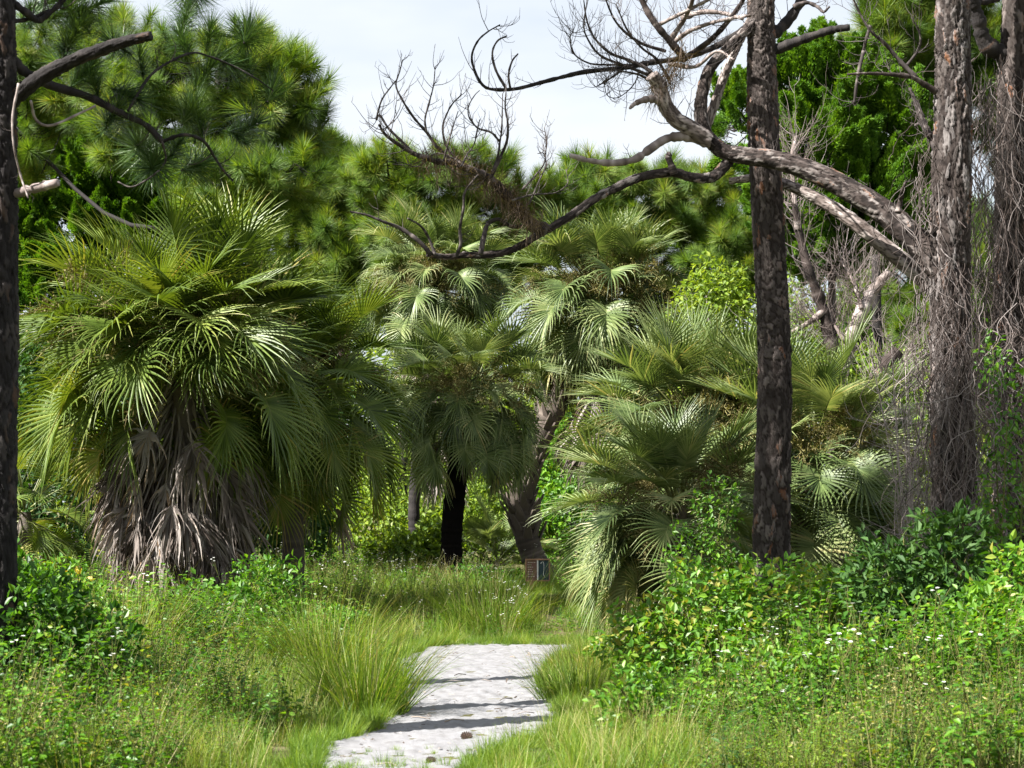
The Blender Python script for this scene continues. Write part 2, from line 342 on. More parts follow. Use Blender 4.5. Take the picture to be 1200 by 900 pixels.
def weed_proto(hgt, nst, nl, ll, lw, mat, flowers=0, spread=.12, tlo=.2, thi=.9):
    mb = MB()
    for s in range(nst):
        a = RNG.rand() * 6.283; lean = RNG.uniform(.1, .5)
        top = np.array([math.cos(a) * lean * hgt, math.sin(a) * lean * hgt, hgt * RNG.uniform(.7, 1.05)])
        b = np.array([RNG.uniform(-spread, spread), RNG.uniform(-spread, spread), -.04])
        pts = resample([b, b + top * .5 + RNG.randn(3) * .02, b + top], 6)
        tube(mb, pts, np.linspace(.005, .0018, 6), 3, tint=RNG.rand(), m=1, cap=False)
        f = RNG.uniform(.15, 1.0, nl); idx = f * 5; i = np.minimum(idx.astype(int), 4); fr = (idx - i)[:, None]
        pos = pts[i] * (1 - fr) + pts[i + 1] * fr
        az = RNG.rand(nl) * 6.283; el = RNG.uniform(-.35, .6, nl)
        d = np.stack([np.cos(az) * np.cos(el), np.sin(az) * np.cos(el), np.sin(el)], -1)
        nr = np.array([0, 0, 1.0]) + RNG.randn(nl, 3) * .35
        sz = RNG.uniform(.55, 1.15, nl) * (1.1 - .5 * f)
        leaves(mb, pos + d * .012, d, nr, ll * sz, lw * sz, RNG.uniform(tlo, thi, nl))
        for q in range(flowers):
            c = pts[-1] + np.array([RNG.uniform(-.07, .07), RNG.uniform(-.07, .07), RNG.uniform(0, .10)])
            tube(mb, [pts[-2], c], .0015, 3, m=1, cap=False)
            k = 6; aa = np.arange(k) * 6.283 / k + RNG.rand()
            dd = np.stack([np.cos(aa), np.sin(aa), np.full(k, .35)], -1)
            leaves(mb, np.repeat(c[None], k, 0), dd, np.array([[0, 0, 1.0]]) + RNG.randn(k, 3) * .2, .016, .012, RNG.rand(k), m=2)
    return mb.mesh('weed', [mat, M['stem'], M['petal']])

def footprint(n, y0, y1, seed):
    r = np.random.RandomState(seed)
    y = np.sqrt(r.uniform(y0 ** 2, y1 ** 2, n)); x = r.uniform(-1, 1, n) * (.285 * y + 1.0)
    return x, y, r
def clump_noise(x, y, s, seed): return bumps(x, y, s, seed) / 2.2

def ground_cover():
    gp = [grass_proto(46, .26, .16, .30, .15, .6, M['grass']), grass_proto(46, .36, .20, .40, .25, .8, M['grass']),
          grass_proto(40, .46, .20, .50, .35, .95, M['grass'], .006), grass_proto(22, .55, .16, .3, .1, .9, M['straw'], .004), grass_proto(60, .20, .16, .3, .2, .7, M['grass'])]
    P_, R_, S_, I_ = [], [], [], []
    for (n, y0, y1, seed) in ((7000, 10.3, 19, 1), (5200, 19, 40, 2)):
        x, y, r = footprint(n, y0, y1, seed)
        d = path_dist(x, y); c = clump_noise(x, y, 1.3, 21)
        nearpath = (d > .0) & (d < 1.0 + .5 * c)
        lawn = (x < -.3) & (x > -.225 * y + .4 * c) & (y < 16.5 + c) & (d > .02)
        clearing = (y > 22) & (x > -3.8) & (x < 1.6) & (d > .05) & (r.rand(n) < .6)
        rest = (d > .3) & (r.rand(n) < .35)
        cc, ww = path_c(y); front = (y < 13.0) & (np.abs(x - cc) < ww + .25)
        weedy = (x > 1.1 + .3 * c) & (r.rand(n) < .75)
        ok = ((nearpath | lawn | clearing | rest) & ~front & ~weedy) | (front & (r.rand(n) < np.where(y < 12.4, .95, .4)))
        ok &= ~((y > 25.5) & (y < 33.6) & (np.abs(x - .0134 * y) < .36))
        x, y, d, front = x[ok], y[ok], d[ok], front[ok]; m = len(x)
        kind = r.choice([0, 1, 2, 1, 1, 0, 0, 2, 3, 4], m); kind = np.where((d < .16) | front, r.choice([4, 0, 4], m), kind)
        P_.append(np.stack([x, y, ground_z(x, y)], -1)); R_.append(np.stack([r.randn(m) * .12, r.randn(m) * .12, r.rand(m) * 6.28], -1))
        S_.append(r.uniform(.6, 1.15, m) * np.where(y > 19, 1.1, 1.0) * np.where(front, np.where(y < 12.3, .9, .5), 1.0) * np.clip(.55 + .35 * d, .55, 1.0)); I_.append(kind)
    r = np.random.RandomState(15); y = r.uniform(11.8, 23.4, 1500); c, w = path_c(y); sd_ = r.choice([-1, 1], 1500); x = c + sd_ * (w + r.uniform(-.10, .12, 1500) * (.5 + .5 * np.sin(y * 3.1 + sd_) ** 2))
    y2 = r.uniform(23.0, 23.75, 260); x2 = r.uniform(-1.0, .9, 260); y3 = r.uniform(25.3, 36.5, 420); x3 = .0134 * y3 + r.uniform(-.5, .9, 420); x = np.concatenate([x, x2, x3]); y = np.concatenate([y, y2, y3]); m = len(x)
    P_.append(np.stack([x, y, ground_z(x, y)], -1)); R_.append(np.stack([r.randn(m) * .25, r.randn(m) * .25, r.rand(m) * 6.28], -1)); S_.append(r.uniform(.22, .7, m)); I_.append(r.choice([0, 4, 4, 1], m))
    scatter('grass', np.vstack(P_), np.vstack(R_), np.concatenate(S_), np.concatenate(I_), gp)
    wp = [weed_proto(.55, 4, 22, .075, .042, M['leaf']), weed_proto(.75, 4, 24, .065, .036, M['leaf']), weed_proto(.50, 6, 18, .045, .026, M['leaf_yellow']),
          weed_proto(.85, 3, 20, .085, .05, M['leaf']), weed_proto(.60, 5, 26, .04, .022, M['leaf']), weed_proto(.35, 6, 16, .055, .035, M['leaf_yellow']),
          weed_proto(.60, 2, 10, .125, .070, M['leaf']), weed_proto(.80, 3, 12, .05, .016, M['straw']), weed_proto(.70, 3, 14, .10, .035, M['leaf_dark'])]
    P_, R_, S_, I_ = [], [], [], []
    for (n, y0, y1, seed) in ((7000, 10.3, 20, 5), (6500, 20, 46, 6)):
        x, y, r = footprint(n, y0, y1, seed)
        d = path_dist(x, y); c = clump_noise(x, y, 1.1, 31)
        right = (x > .75 + .35 * c) & (d > .55)
        left = (x < -.15 * y + .1 + .5 * c) & (y < 22) & (d > .45)
        mid = (y > 16.5 + .5 * c) & (d > .35) & (x < 0)
        far = (y > 21) & (d > .35) & (c > -.15)
        low = (d > .35) & (c > .35)
        ok = right | left | far | low | mid
        ok &= ~((y > 25.5) & (y < 33.6) & (np.abs(x - .0134 * y) < .40))
        x, y, d, c = x[ok], y[ok], d[ok], c[ok]; m = len(x)
        tall = np.clip((np.abs(x + .3) - 1.0) / 1.6, 0, 1)
        c2 = clump_noise(x, y, 2.4, 61)
        kind = np.where(c > .25, r.choice([0, 3, 1, 6], m), np.where(c < -.3, r.choice([2, 5, 4, 4], m), r.choice([0, 1, 2, 4, 5], m)))
        kind = np.where(c2 > .45, r.choice([6, 3], m), np.where(c2 < -.55, r.choice([8, 7, 4], m), kind)); kind = np.where(r.rand(m) < .03, 7, kind)
        P_.append(np.stack([x, y, ground_z(x, y)], -1)); R_.append(np.stack([r.randn(m) * .15, r.randn(m) * .15, r.rand(m) * 6.28], -1))
        c3 = clump_noise(x, y, 1.9, 71); S_.append(r.uniform(.5, 1.05, m) * (.5 + .5 * tall) * np.clip(1.0 + .45 * c3, .55, 1.6)); I_.append(kind)
    scatter('weeds', np.vstack(P_), np.vstack(R_), np.concatenate(S_), np.concatenate(I_), wp)
    fp = [weed_proto(.62, 3, 10, .05, .025, M['leaf'], flowers=2), weed_proto(.85, 2, 10, .05, .025, M['leaf'], flowers=3)]
    x, y, r = footprint(1500, 11.5, 36, 9)
    d = path_dist(x, y); c = clump_noise(x, y, 1.6, 41)
    ok = ((x > 1.4) & (y < 19) & (c > .05)) | ((y > 22.5) & (x < .1) & (x > -3.6) & (d > .3) & (c > .1)) | ((x < -2.6) & (c > .35) & (y < 20))
    x, y = x[ok], y[ok]; m = len(x)
    scatter('wildflowers', np.stack([x, y, ground_z(x, y)], -1), np.stack([r.randn(m) * .12, r.randn(m) * .12, r.rand(m) * 6.28], -1), r.uniform(.7, 1.1, m), r.choice([0, 1], m), fp)
ground_cover()
def litter():
    r = np.random.RandomState(14); y = r.uniform(11.8, 23, 260); c, w = path_c(y); x = c + r.choice([-1, 1], 260) * w * r.uniform(0, 1, 260) ** .5
    mb = MB(); z = ground_z(x, y) + .022
    leaves(mb, np.stack([x, y, z], -1), np.stack([r.randn(260), r.randn(260), .15 * r.randn(260)], -1), np.array([[0, 0, 1.0]]) + r.randn(260, 3) * .3, r.uniform(.015, .06, 260), r.uniform(.008, .02, 260), r.rand(260))
    for k in range(26):
        yy = r.uniform(12, 22.5); cc, ww = path_c(yy); p = np.array([cc + r.uniform(-ww, ww), yy, 0]); p[2] = gz0(p) + .022; a = r.rand() * 6.28; l = r.uniform(.05, .2)
        tube(mb, [p, p + [math.cos(a) * l * .5, math.sin(a) * l * .5, .012], p + [math.cos(a + .3) * l, math.sin(a + .3) * l, 0]], .004, 4, tint=r.rand())
    tag(link('leaf_litter', mb.mesh('leaf_litter', M['dead_palm'])), kind='stuff')
def gz0(p): return float(ground_z(np.array([p[0]]), np.array([p[1]]))[0])
litter()

# ------------------------------------------------------------------ trunks with plated bark
def plated_trunk(pts, rad, mat, cell=.052, depth=.014, ku=96, step=.026, aspect=3.6, seed=0, name='trunk'):
    """A trunk or limb whose bark is split into raised plates: nearest-cell relief around the axis."""
    r = np.random.RandomState(seed)
    pts = np.asarray(pts, float); ln = np.linalg.norm(np.diff(pts, axis=0), axis=1).sum(); n = max(12, int(ln / step))
    p = resample(pts, n); rad = np.interp(np.linspace(0, 1, n), np.linspace(0, 1, len(rad)), rad)
    circ = 2 * math.pi * rad.mean(); nu = max(4, int(circ / cell)); nv = max(3, int(ln / (cell * aspect)))
    jx = r.rand(nv + 4, nu); jy = r.rand(nv + 4, nu); pr = r.rand(nv + 4, nu)
    U, V = np.meshgrid(np.arange(ku) / ku * nu, np.arange(n) / (n - 1) * nv)
    U = U + .30 * np.sin(V * 1.7 + U * .9) + .16 * np.sin(V * 5.1 - U * 1.3) + .08 * r.randn(*U.shape); V = np.clip(V + .22 * np.sin(U * 2.6) + .10 * np.sin(U * 5.9 + V), 0, nv); iu = np.floor(U).astype(int); iv = np.floor(V).astype(int)
    f1 = np.full(U.shape, 9.); f2 = np.full(U.shape, 9.); pid = np.zeros(U.shape)
    for dv in (-1, 0, 1):
        for du in (-1, 0, 1):
            a = (iu + du) % nu; b = iv + dv + 1
            dist = np.hypot(iu + du + jx[b, a] - U, iv + dv + jy[b, a] - V)
            c = dist < f1
            f2 = np.where(c, f1, np.minimum(f2, dist)); pid = np.where(c, pr[b, a], pid); f1 = np.where(c, dist, f1)
    e = np.clip((f2 - f1 - .03) / .24, 0, 1); plate = e * e * (3 - 2 * e)
    t, s, u = frames(p); a = np.arange(ku) / ku * 2 * np.pi
    R_ = rad[:, None] + depth * (plate * (.45 + .75 * pid) - .5) + depth * .30 * r.randn(*U.shape)
    R_ = R_ + rad[:, None] * .05 * np.sin(a * 2 + p[:, 2:3] * 1.3) + rad[:, None] * .03 * np.sin(a * 3 - p[:, 2:3] * 2.1)
    v = p[:, None] + R_[..., None] * (np.cos(a)[None, :, None] * s[:, None] + np.sin(a)[None, :, None] * u[:, None])
    i = np.arange(n - 1)[:, None] * ku; j = np.arange(ku)[None]; j2 = (j + 1) % ku
    q = np.stack([i + j, i + j2, i + ku + j2, i + ku + j], -1).reshape(-1, 4)
    v = np.vstack([v.reshape(-1, 3), p[-1]]); jj = np.arange(ku); b = (n - 1) * ku
    tr = np.stack([np.full(ku, n * ku), b + jj, b + (jj + 1) % ku], -1)
    mb = MB(); mb.add(v, q, tr, tint=np.append(pid.ravel(), .5), crack=np.append((1 - plate).ravel(), .3))
    return mb.mesh(name, mat, smooth=True), p, rad

PLATES = {}
def plate_meshes(mat):
    if mat.name not in PLATES:
        out = []
        for k in range(5):
            m = 7; a = np.arange(m) / m * 6.283 + RNG.rand(m) * .5; w = RNG.uniform(.6, 1.1, m)
            o = np.stack([np.cos(a) * w * .5, np.sin(a) * w, -.25 * (np.cos(a) * w * .5) ** 2 + 0 * a], -1)
            top = o * np.array([.72, .78, 1]) + np.array([0, 0, .2]); v = np.vstack([o - [0, 0, .15], top, [[RNG.uniform(-.1, .1), RNG.uniform(-.2, .2), .26]]])
            j = np.arange(m); j2 = (j + 1) % m
            mb = MB(); mb.add(v, np.stack([j, j2, m + j2, m + j], -1), np.stack([m + j, m + j2, np.full(m, 2 * m)], -1), tint=RNG.uniform(.2, .85))
            out.append(mb.mesh('bark_plate', mat, smooth=False))
        PLATES[mat.name] = out
    return PLATES[mat.name]
def add_plates(parent, p, rad, n, mat, size=.05, seed=0, lo=0.0, hi=1.0):
    """Loose bark plates on the trunk, each a part of its own."""
    r = np.random.RandomState(seed); t, s, u = frames(p); ms = plate_meshes(mat)
    for k in range(n):
        i = int(r.uniform(lo, hi) * (len(p) - 1)); a = r.uniform(0, 6.283)
        nr = math.cos(a) * s[i] + math.sin(a) * u[i]
        if nr[1] > .25: nr = nr * np.array([1, -1, 1])          # most of them face the path
        nr = nr - t[i] * nr.dot(t[i]); nr /= np.linalg.norm(nr)
        x = np.cross(t[i], nr); rm = Matrix((x, t[i], nr)).transposed()
        rm = rm @ Euler((r.randn() * .12, r.randn() * .15, r.randn() * .2)).to_matrix()
        o = link('bark_plate', ms[r.randint(len(ms))], parent, tuple(p[i] + nr * rad[i] * .99), rm.to_euler(), tuple(size * np.array([r.uniform(.5, 1.0), r.uniform(1.0, 2.4), r.uniform(.18, .45)])))

# ------------------------------------------------------------------ palms
def frond_mesh(seed, elev, petiole=1.1, R=1.0, nseg=46, costa_bend=.9, fold=.45, droop=.16, arc=2.25, dead=False, mats=None, tipbend=.5, age=0.0):
    """A fan-palm leaf: a stalk, a down-curved midrib and pleated segments that are joined at their base and split towards drooping tips."""
    r = np.random.RandomState(seed)
    n = 9; e = elev; p = np.zeros(3); pp = [p]; bend = .35 * max(.15, math.cos(elev))
    for k in range(n - 1):
        e -= bend / n
        p = p + np.array([math.cos(e), 0, math.sin(e)]) * petiole / (n - 1); pp.append(p)
    pm = MB(); tube(pm, pp, np.linspace(.020, .010, n), 5, tint=r.uniform(.3, .7))
    K, KS = 8, 2; Lc = R * (.55 if not dead else .2); nc = 12
    cp = [p]; ce = [e]
    for k in range(nc):
        e -= costa_bend / nc; p = p + np.array([math.cos(e), 0, math.sin(e)]) * Lc / nc; cp.append(p); ce.append(e)
    tube(pm, cp, np.linspace(.010, .003, nc + 1), 4, tint=.5)
    cp = np.array(cp); ce = np.array(ce)
    s = np.linspace(-1, 1, 2 * nseg + 1)
    if dead: s = np.clip(s + r.randn(len(s)) * .05, -1, 1)
    ci = (1 - np.abs(s)) ** .85 * nc; i = np.minimum(ci.astype(int), nc - 1); f = (ci - i)[:, None]
    org = cp[i] * (1 - f) + cp[i + 1] * f; el = ce[i] * (1 - f[:, 0]) + ce[i + 1] * f[:, 0]
    T = np.stack([np.cos(el), 0 * el, np.sin(el)], -1); Nn = np.stack([-np.sin(el), 0 * el, np.cos(el)], -1); B = np.array([0, 1.0, 0])
    th = s * arc
    d = np.cos(th)[:, None] * T + np.sin(th)[:, None] * B + (fold * np.abs(np.sin(th)))[:, None] * Nn
    if dead: d = d + r.randn(len(s), 3) * .10
    d = norm(d)
    L = R * (.62 + .38 * np.cos(th * .45)) * (1 - .45 * (np.abs(s)) ** 3)
    L = L * r.uniform(.92, 1.06, len(s)); bendat = r.uniform(.4, .85, len(s)); tb = tipbend * r.uniform(.1, 1.6, len(s))
    P_ = np.zeros((len(s), K + 1, 3)); P_[:, 0] = org; dirs = np.zeros_like(P_); dirs[:, 0] = d
    for k in range(K):
        P_[:, k + 1] = P_[:, k] + d * (L / K)[:, None]
        t = (k + 1) / K
        g = droop * t + np.where((t > bendat) & (t < bendat + .3), tb, 0)
        d = d.copy(); d[:, 2] -= g
        if k >= KS: d[:, :2] += r.randn(len(s), 2) * (.035 if not dead else .10)
        d = norm(d); dirs[:, k + 1] = d
    val = P_[0::2, :KS + 1]; mid = P_[1::2].copy(); md = dirs[1::2]
    wv = val[1:, KS] - val[:-1, KS]; hw = np.linalg.norm(wv, axis=-1) * .5; wd = norm(wv)
    up = norm(np.cross(wd, md[:, KS])); up = np.where(up[:, 2:3] < 0, -up, up)
    hw = np.maximum(hw, .007 * R) * .95
    pl = .55 * hw
    for k in range(K + 1):
        tk = min(1, k / KS) * (1 - max(0, (k - KS) / (K - KS)))
        mid[:, k] += up * (pl * tk)[:, None]
    ex = np.arange(KS + 1, K + 1); tap = 1 - ((ex - KS) / (K - KS)) ** 1.25 * .97
    upx = np.cross(wd[:, None], md[:, KS + 1:]); 
    eL = mid[:, KS + 1:] - wd[:, None] * (hw[:, None] * tap)[..., None] - up[:, None] * (pl[:, None] * tap * .9)[..., None]
    eR = mid[:, KS + 1:] + wd[:, None] * (hw[:, None] * tap)[..., None] - up[:, None] * (pl[:, None] * tap * .9)[..., None]
    nV = (nseg + 1) * (KS + 1); nM = nseg * (K + 1); nE = nseg * (K - KS)
    V = lambda a, k: a * (KS + 1) + k
    Mi = lambda a, k: nV + a * (K + 1) + k
    EL = lambda a, k: np.where(k == KS, V(a, KS), nV + nM + a * (K - KS) + (k - KS - 1))
    ER = lambda a, k: np.where(k == KS, V(a + 1, KS), nV + nM + nE + a * (K - KS) + (k - KS - 1))
    a = np.arange(nseg); q = []
    for k in range(K):
        if k < KS:
            q += [np.stack([V(a, k), Mi(a, k), Mi(a, k + 1), V(a, k + 1)], -1), np.stack([Mi(a, k), V(a + 1, k), V(a + 1, k + 1), Mi(a, k + 1)], -1)]
        else:
            kk = np.full(nseg, k)
            q += [np.stack([EL(a, kk), Mi(a, k), Mi(a, k + 1), EL(a, kk + 1)], -1), np.stack([Mi(a, k), ER(a, kk), ER(a, kk + 1), Mi(a, k + 1)], -1)]
    allv = np.concatenate([val.reshape(-1, 3), mid.reshape(-1, 3), eL.reshape(-1, 3), eR.reshape(-1, 3)])
    segt = np.clip(.42 + age + r.randn(nseg) * .12 + .25 * (r.rand(nseg) < .06), 0, 1)
    tipk = np.linspace(0, 1, K + 1) ** 4 * (.18 + age)
    tint = np.concatenate([np.repeat(np.append(segt, segt[-1]), KS + 1), (segt[:, None] + tipk[None]).ravel(), (segt[:, None] + tipk[None, KS + 1:]).ravel(), (segt[:, None] + tipk[None, KS + 1:]).ravel()])
    bm_ = MB(); bm_.add(allv, np.concatenate(q), tint=tint)
    return bm_.mesh('frond', mats[0], smooth=False), pm.mesh('petiole', mats[1])

ELEVS = [1.35, 1.05, .75, .45, .15, -.15, -.45, -.8]
FR = {}
def frond_set(style):
    if style not in FR:
        mats = {'green': (M['palm'], M['petiole']), 'weep': (M['palm_blue'], M['petiole']), 'stiff': (M['palm_blue'], M['petiole'])}[style]
        kw = {'green': dict(droop=.09, tipbend=.36, costa_bend=.9, fold=.42, nseg=42, R=.80), 'weep': dict(droop=.18, tipbend=.6, costa_bend=1.1, fold=.5, nseg=38, R=.80), 'stiff': dict(droop=.07, tipbend=.25, costa_bend=.65, fold=.4, nseg=38, R=.85)}[style]
        stiff = [.35, .40, .55, .8, 1.0, 1.0, 1.0, 1.0]
        FR[style] = [[frond_mesh(100 * i + 7 * j + len(style), e, mats=mats, **{**kw, 'petiole': (.62, .92, 1.22)[j] if i > 1 else (.7, .9, 1.12)[j], 'age': max(0, i - 5) * .10, 'droop': kw['droop'] * stiff[i] ** 1.5, 'costa_bend': kw['costa_bend'] * stiff[i], 'tipbend': kw['tipbend'] * stiff[i]}) for j in range(3)] for i, e in enumerate(ELEVS)]
    return FR[style]
DEAD = [frond_mesh(900 + k, -1.02 - .09 * (k % 4), petiole=1.1, R=.78, nseg=26, costa_bend=.35, fold=.55, droop=.30, arc=.60 + .22 * (k % 3), dead=True, mats=(M['dead_palm'], M['dead_petiole']), tipbend=.3) for k in range(6)]

def panicle_mesh(seed):
    """An arching flower stalk with many fine side twigs."""
    r = np.random.RandomState(seed); mb = MB()
    main = resample([[0, 0, 0], [.35, 0, .28], [.75, 0, .22], [1.05, 0, -.12]], 14); tube(mb, main, np.linspace(.012, .004, 14), 4, tint=.5)
    B0, D0, L0 = [], [], []
    for k in range(15):
        i = r.randint(4, 14); d = norm(np.array([r.uniform(.1, .9), r.uniform(-1, 1), r.uniform(-.5, .6)])); ln = r.uniform(.25, .45)
        br = resample([main[i], main[i] + d * ln * .5 + [0, 0, .03], main[i] + d * ln + [0, 0, -.08]], 6); tube(mb, br, np.linspace(.006, .002, 6), 3, tint=r.rand(), cap=False)
        for q in range(34):
            b = br[r.randint(1, 6)]; B0.append(b + r.randn(3) * .008); D0.append(d * .7 + r.randn(3) * .75); L0.append(r.uniform(.07, .17))
    B0 = np.array(B0); D0 = np.array(D0); L0 = np.array(L0)
    blades(mb, B0, D0, L0, .0075, .25, r.rand(len(B0)), seg=2)
    E = B0 + norm(D0) * (L0 * r.uniform(.4, 1, len(B0)))[:, None]
    leaves(mb, E, rdir(len(E)), rdir(len(E)), .022, .016, r.rand(len(E)))
    return mb.mesh('flower_cluster', M['fruit'])
PAN = [panicle_mesh(50 + k) for k in range(4)]
def boot_mesh():
    mb = MB(); v = []
    for (z, w, y) in ((0, .07, 0), (.10, .055, .045), (.22, .030, .10), (.26, .022, .115)):
        v += [(-w, y - .012, z), (w, y - .012, z), (w * .8, y + .012, z), (-w * .8, y + .012, z)]
    q = []
    for k in range(3): q += [(4 * k + a, 4 * k + (a + 1) % 4, 4 * k + 4 + (a + 1) % 4, 4 * k + 4 + a) for a in range(4)]
    mb.add(v, q + [(12, 13, 14, 15)], tint=.55); return mb.mesh('leaf_base', M['boot'], smooth=False)
BOOT = boot_mesh()

def palm(label, group, base, trunk_pts, trunk_r, R, style, n_live, n_dead, n_fruit, seed, trunk_mat='palm_trunk', boots=0, elo=-.9, ehi=1.4, squash=1.0, azf=None, dead_z=(0.05, .55), dead_az=None, power=1.0, lift=None):
    """trunk_pts in world space from ground to crown centre. R is the reach of the leaves from the crown centre."""
    r = np.random.RandomState(seed)
    root = thing('palm_tree', label, 'palm', tuple(base), group); base = np.asarray(base, float)
    tp = np.asarray(trunk_pts, float) - base; c = tp[-1]
    ln = np.linalg.norm(np.diff(tp, axis=0), axis=1).sum(); n = max(8, int(ln / .06)); p = resample(tp, n)
    ph = np.arange(n) * .06; rad = trunk_r * (1 + .18 * np.exp(-ph / .3)) * (1 + .02 * np.sin(ph * 2 * np.pi / .13)) * (1 + .03 * r.randn(n)) * (1 - .45 * np.clip((ph - ph[-1] + .35) / .35, 0, 1))
    mb = MB(); tube(mb, p, rad, 18, tint=np.concatenate([np.repeat(np.clip(.42 + .10 * np.sin(ph * 2 * np.pi / .13) + .14 * r.randn(n), 0, 1), 18), [.5, .5]]))
    link('trunk', mb.mesh('trunk', M[trunk_mat]), root)
    if boots:
        for k in range(boots):
            i = int((.25 + .7 * k / boots) * (n - 1)); a = k * 2.4
            link('leaf_base', BOOT, root, tuple(p[i] + np.array([math.cos(a), math.sin(a), 0]) * trunk_r * .92), (r.randn() * .12, r.randn() * .12, a - math.pi / 2 + r.randn() * .2), r.uniform(.9, 1.5) * (trunk_r / .17) ** .5)
    S = frond_set(style); sc0 = R / 2.05
    for k in range(n_live):
        f = (k + .5) / n_live; e = ehi + (elo - ehi) * f ** power
        az = k * 2.39996 + r.randn() * .25
        if azf is not None: az = azf(az, r)
        if lift is not None and math.sin(az) < -.72: e = max(e, lift + .3 * r.rand())
        e += r.randn() * .08; i = int(np.argmin([abs(e - x) for x in ELEVS])); de = e - ELEVS[i]
        me, pm = S[i][r.choice([0, 1, 2, 2])]
        s = sc0 * r.uniform(.86, 1.10)
        if f < .06: s *= .85
        M3 = Matrix.Rotation(az, 3, 'Z') @ Matrix.Rotation(-de, 3, 'Y') @ Matrix.Rotation(r.randn() * .25, 3, 'X')
        loc = c + np.array([math.cos(az) * trunk_r * .5, math.sin(az) * trunk_r * .5, .18 - .45 * f])
        fo = link('frond', me, root, tuple(loc), M3.to_euler(), (s, s, s * squash)); link('petiole', pm, fo)
    for k in range(n_dead):
        az = k * 2.39996 * 1.7 + r.randn() * .3
        if dead_az is not None: az = dead_az(k / max(1, n_dead - 1), r)
        me, pm = DEAD[r.randint(6)]; s = sc0 * r.uniform(.85, 1.1)
        M3 = Matrix.Rotation(az, 3, 'Z') @ Matrix.Rotation(r.randn() * .10, 3, 'Y') @ Matrix.Rotation(r.randn() * .2, 3, 'X')
        loc = c + np.array([math.cos(az) * trunk_r * .8, math.sin(az) * trunk_r * .8, -r.uniform(*dead_z) * R])
        fo = link('dead_frond', me, root, tuple(loc), M3.to_euler(), s); fo['label'] = 'dead brown hanging frond'; link('petiole', pm, fo)
    for k in range(n_fruit):
        az = -math.pi / 2 + (2 * ((k + .5) / n_fruit) - 1) * 1.5 + r.randn() * .15; s = sc0 * r.uniform(1.15, 1.5)
        link('flower_cluster', PAN[r.randint(4)], root, tuple(c + np.array([0, 0, r.uniform(-.05, .15)])), (r.randn() * .2, r.uniform(-.35, .25), az), s)
    return root, c + base

PG = 'fan palms growing around the sandy path'
front = lambda az, r: az if r.rand() > .15 else -math.pi / 2 + r.uniform(-1.6, 1.6)
def gz(p): return float(ground_z(np.array([p[0]]), np.array([p[1]]))[0])
def at_ground(px, Y):
    p = P(px, 600, Y); p[2] = gz(p); return p
# A: the big palm with the grey skirt
b = at_ground(226, 26); b2 = P(213, 425, 26)
palm('largest fan palm, with a thick grey skirt of dead fronds hanging to the ground', PG, b, [b, b * .6 + b2 * .4 + [.03, 0, 0], b2], .17, 2.3, 'green', 165, 80, 9, 1, elo=-.75, power=1.12, lift=.32, azf=front, dead_z=(-.03, .62),
     dead_az=lambda f, r: -math.pi / 2 + (f * 2 - 1) * 2.3 + r.randn() * .15)
# the greener one behind it
b = at_ground(345, 28); b2 = P(342, 462, 28)
palm('dark green fan palm standing close behind the skirted palm, drooping fronds to the grass', PG, b, [b, b2], .16, 1.95, 'green', 115, 3, 2, 2, elo=-.95, azf=front, dead_z=(.3, .6))
# B: the middle palm on the black trunk
b = at_ground(529, 36); b2 = P(548, 470, 36)
palm('fan palm on a bare trunk coloured black as shade beyond the end of the path', PG, b, [b, P(531, 600, 36), b2], .20, 1.75, 'weep', 120, 6, 6, 3, trunk_mat='shade_black', elo=-.75, azf=front, dead_z=(.0, .15))
# C: behind it
b = at_ground(487, 43); b2 = P(512, 335, 43)
palm('tall pale fan palm rising behind the shade-black trunk palm, brown flower stalks near its top', PG, b, [b, P(487, 560, 43), b2], .13, 1.95, 'weep', 120, 34, 7, 4, trunk_mat='pine_dark', elo=-.85, azf=front, dead_z=(.4, 1.75))
# D: leaning trunk
b = at_ground(640, 40); b2 = P(705, 360, 40)
palm('tall fan palm with a leaning trunk behind the small sign', PG, b, [b, P(622, 645, 40), P(611, 590, 40), P(625, 530, 40), P(668, 440, 40), b2], .25, 2.25, 'weep', 150, 24, 10, 5, trunk_mat='boot', boots=130, elo=-1.0, azf=front, dead_z=(.3, .9))
# E: low palm at the path's edge
b = at_ground(782, 22.8); b2 = P(796, 602, 22.8)
palm('low stemless fan palm spilling fronds over the edge of the path', PG, b, [b, b2], .16, 1.4, 'stiff', 115, 16, 6, 6, boots=26, elo=-.85, azf=lambda az, r: az if r.rand() > .3 else math.pi + r.uniform(-.6, .8), dead_z=(.1, .4))
# F, G: either side of the dark pine
b = at_ground(808, 26.5); b2 = P(812, 505, 26.5)
palm('broad grey green fan palm just behind the straight dark pine trunk', PG, b, [b, b2], .17, 1.75, 'stiff', 105, 8, 7, 7, boots=24, elo=-.6, azf=front)
b = at_ground(945, 25.5); b2 = P(950, 545, 25.5)
palm('low bushy fan palm between the straight pine and the vine covered pine', PG, b, [b, b2], .16, 1.8, 'stiff', 105, 8, 7, 8, boots=24, elo=-.6, azf=front)
# small ones
b = at_ground(583, 42); b2 = b + [0, 0, .35]
palm('small trunkless palmetto in the sunlit clearing beside the shade-black trunk', PG, b, [b, b2], .10, 1.35, 'stiff', 22, 0, 0, 9, elo=.1, azf=front)
b = at_ground(30, 27); b2 = P(30, 600, 27)
palm('yellowish low fan palm between the big skirted palm and the black pine trunk', PG, b, [b, b2], .14, 1.4, 'green', 34, 6, 0, 10, elo=-.8, azf=front)

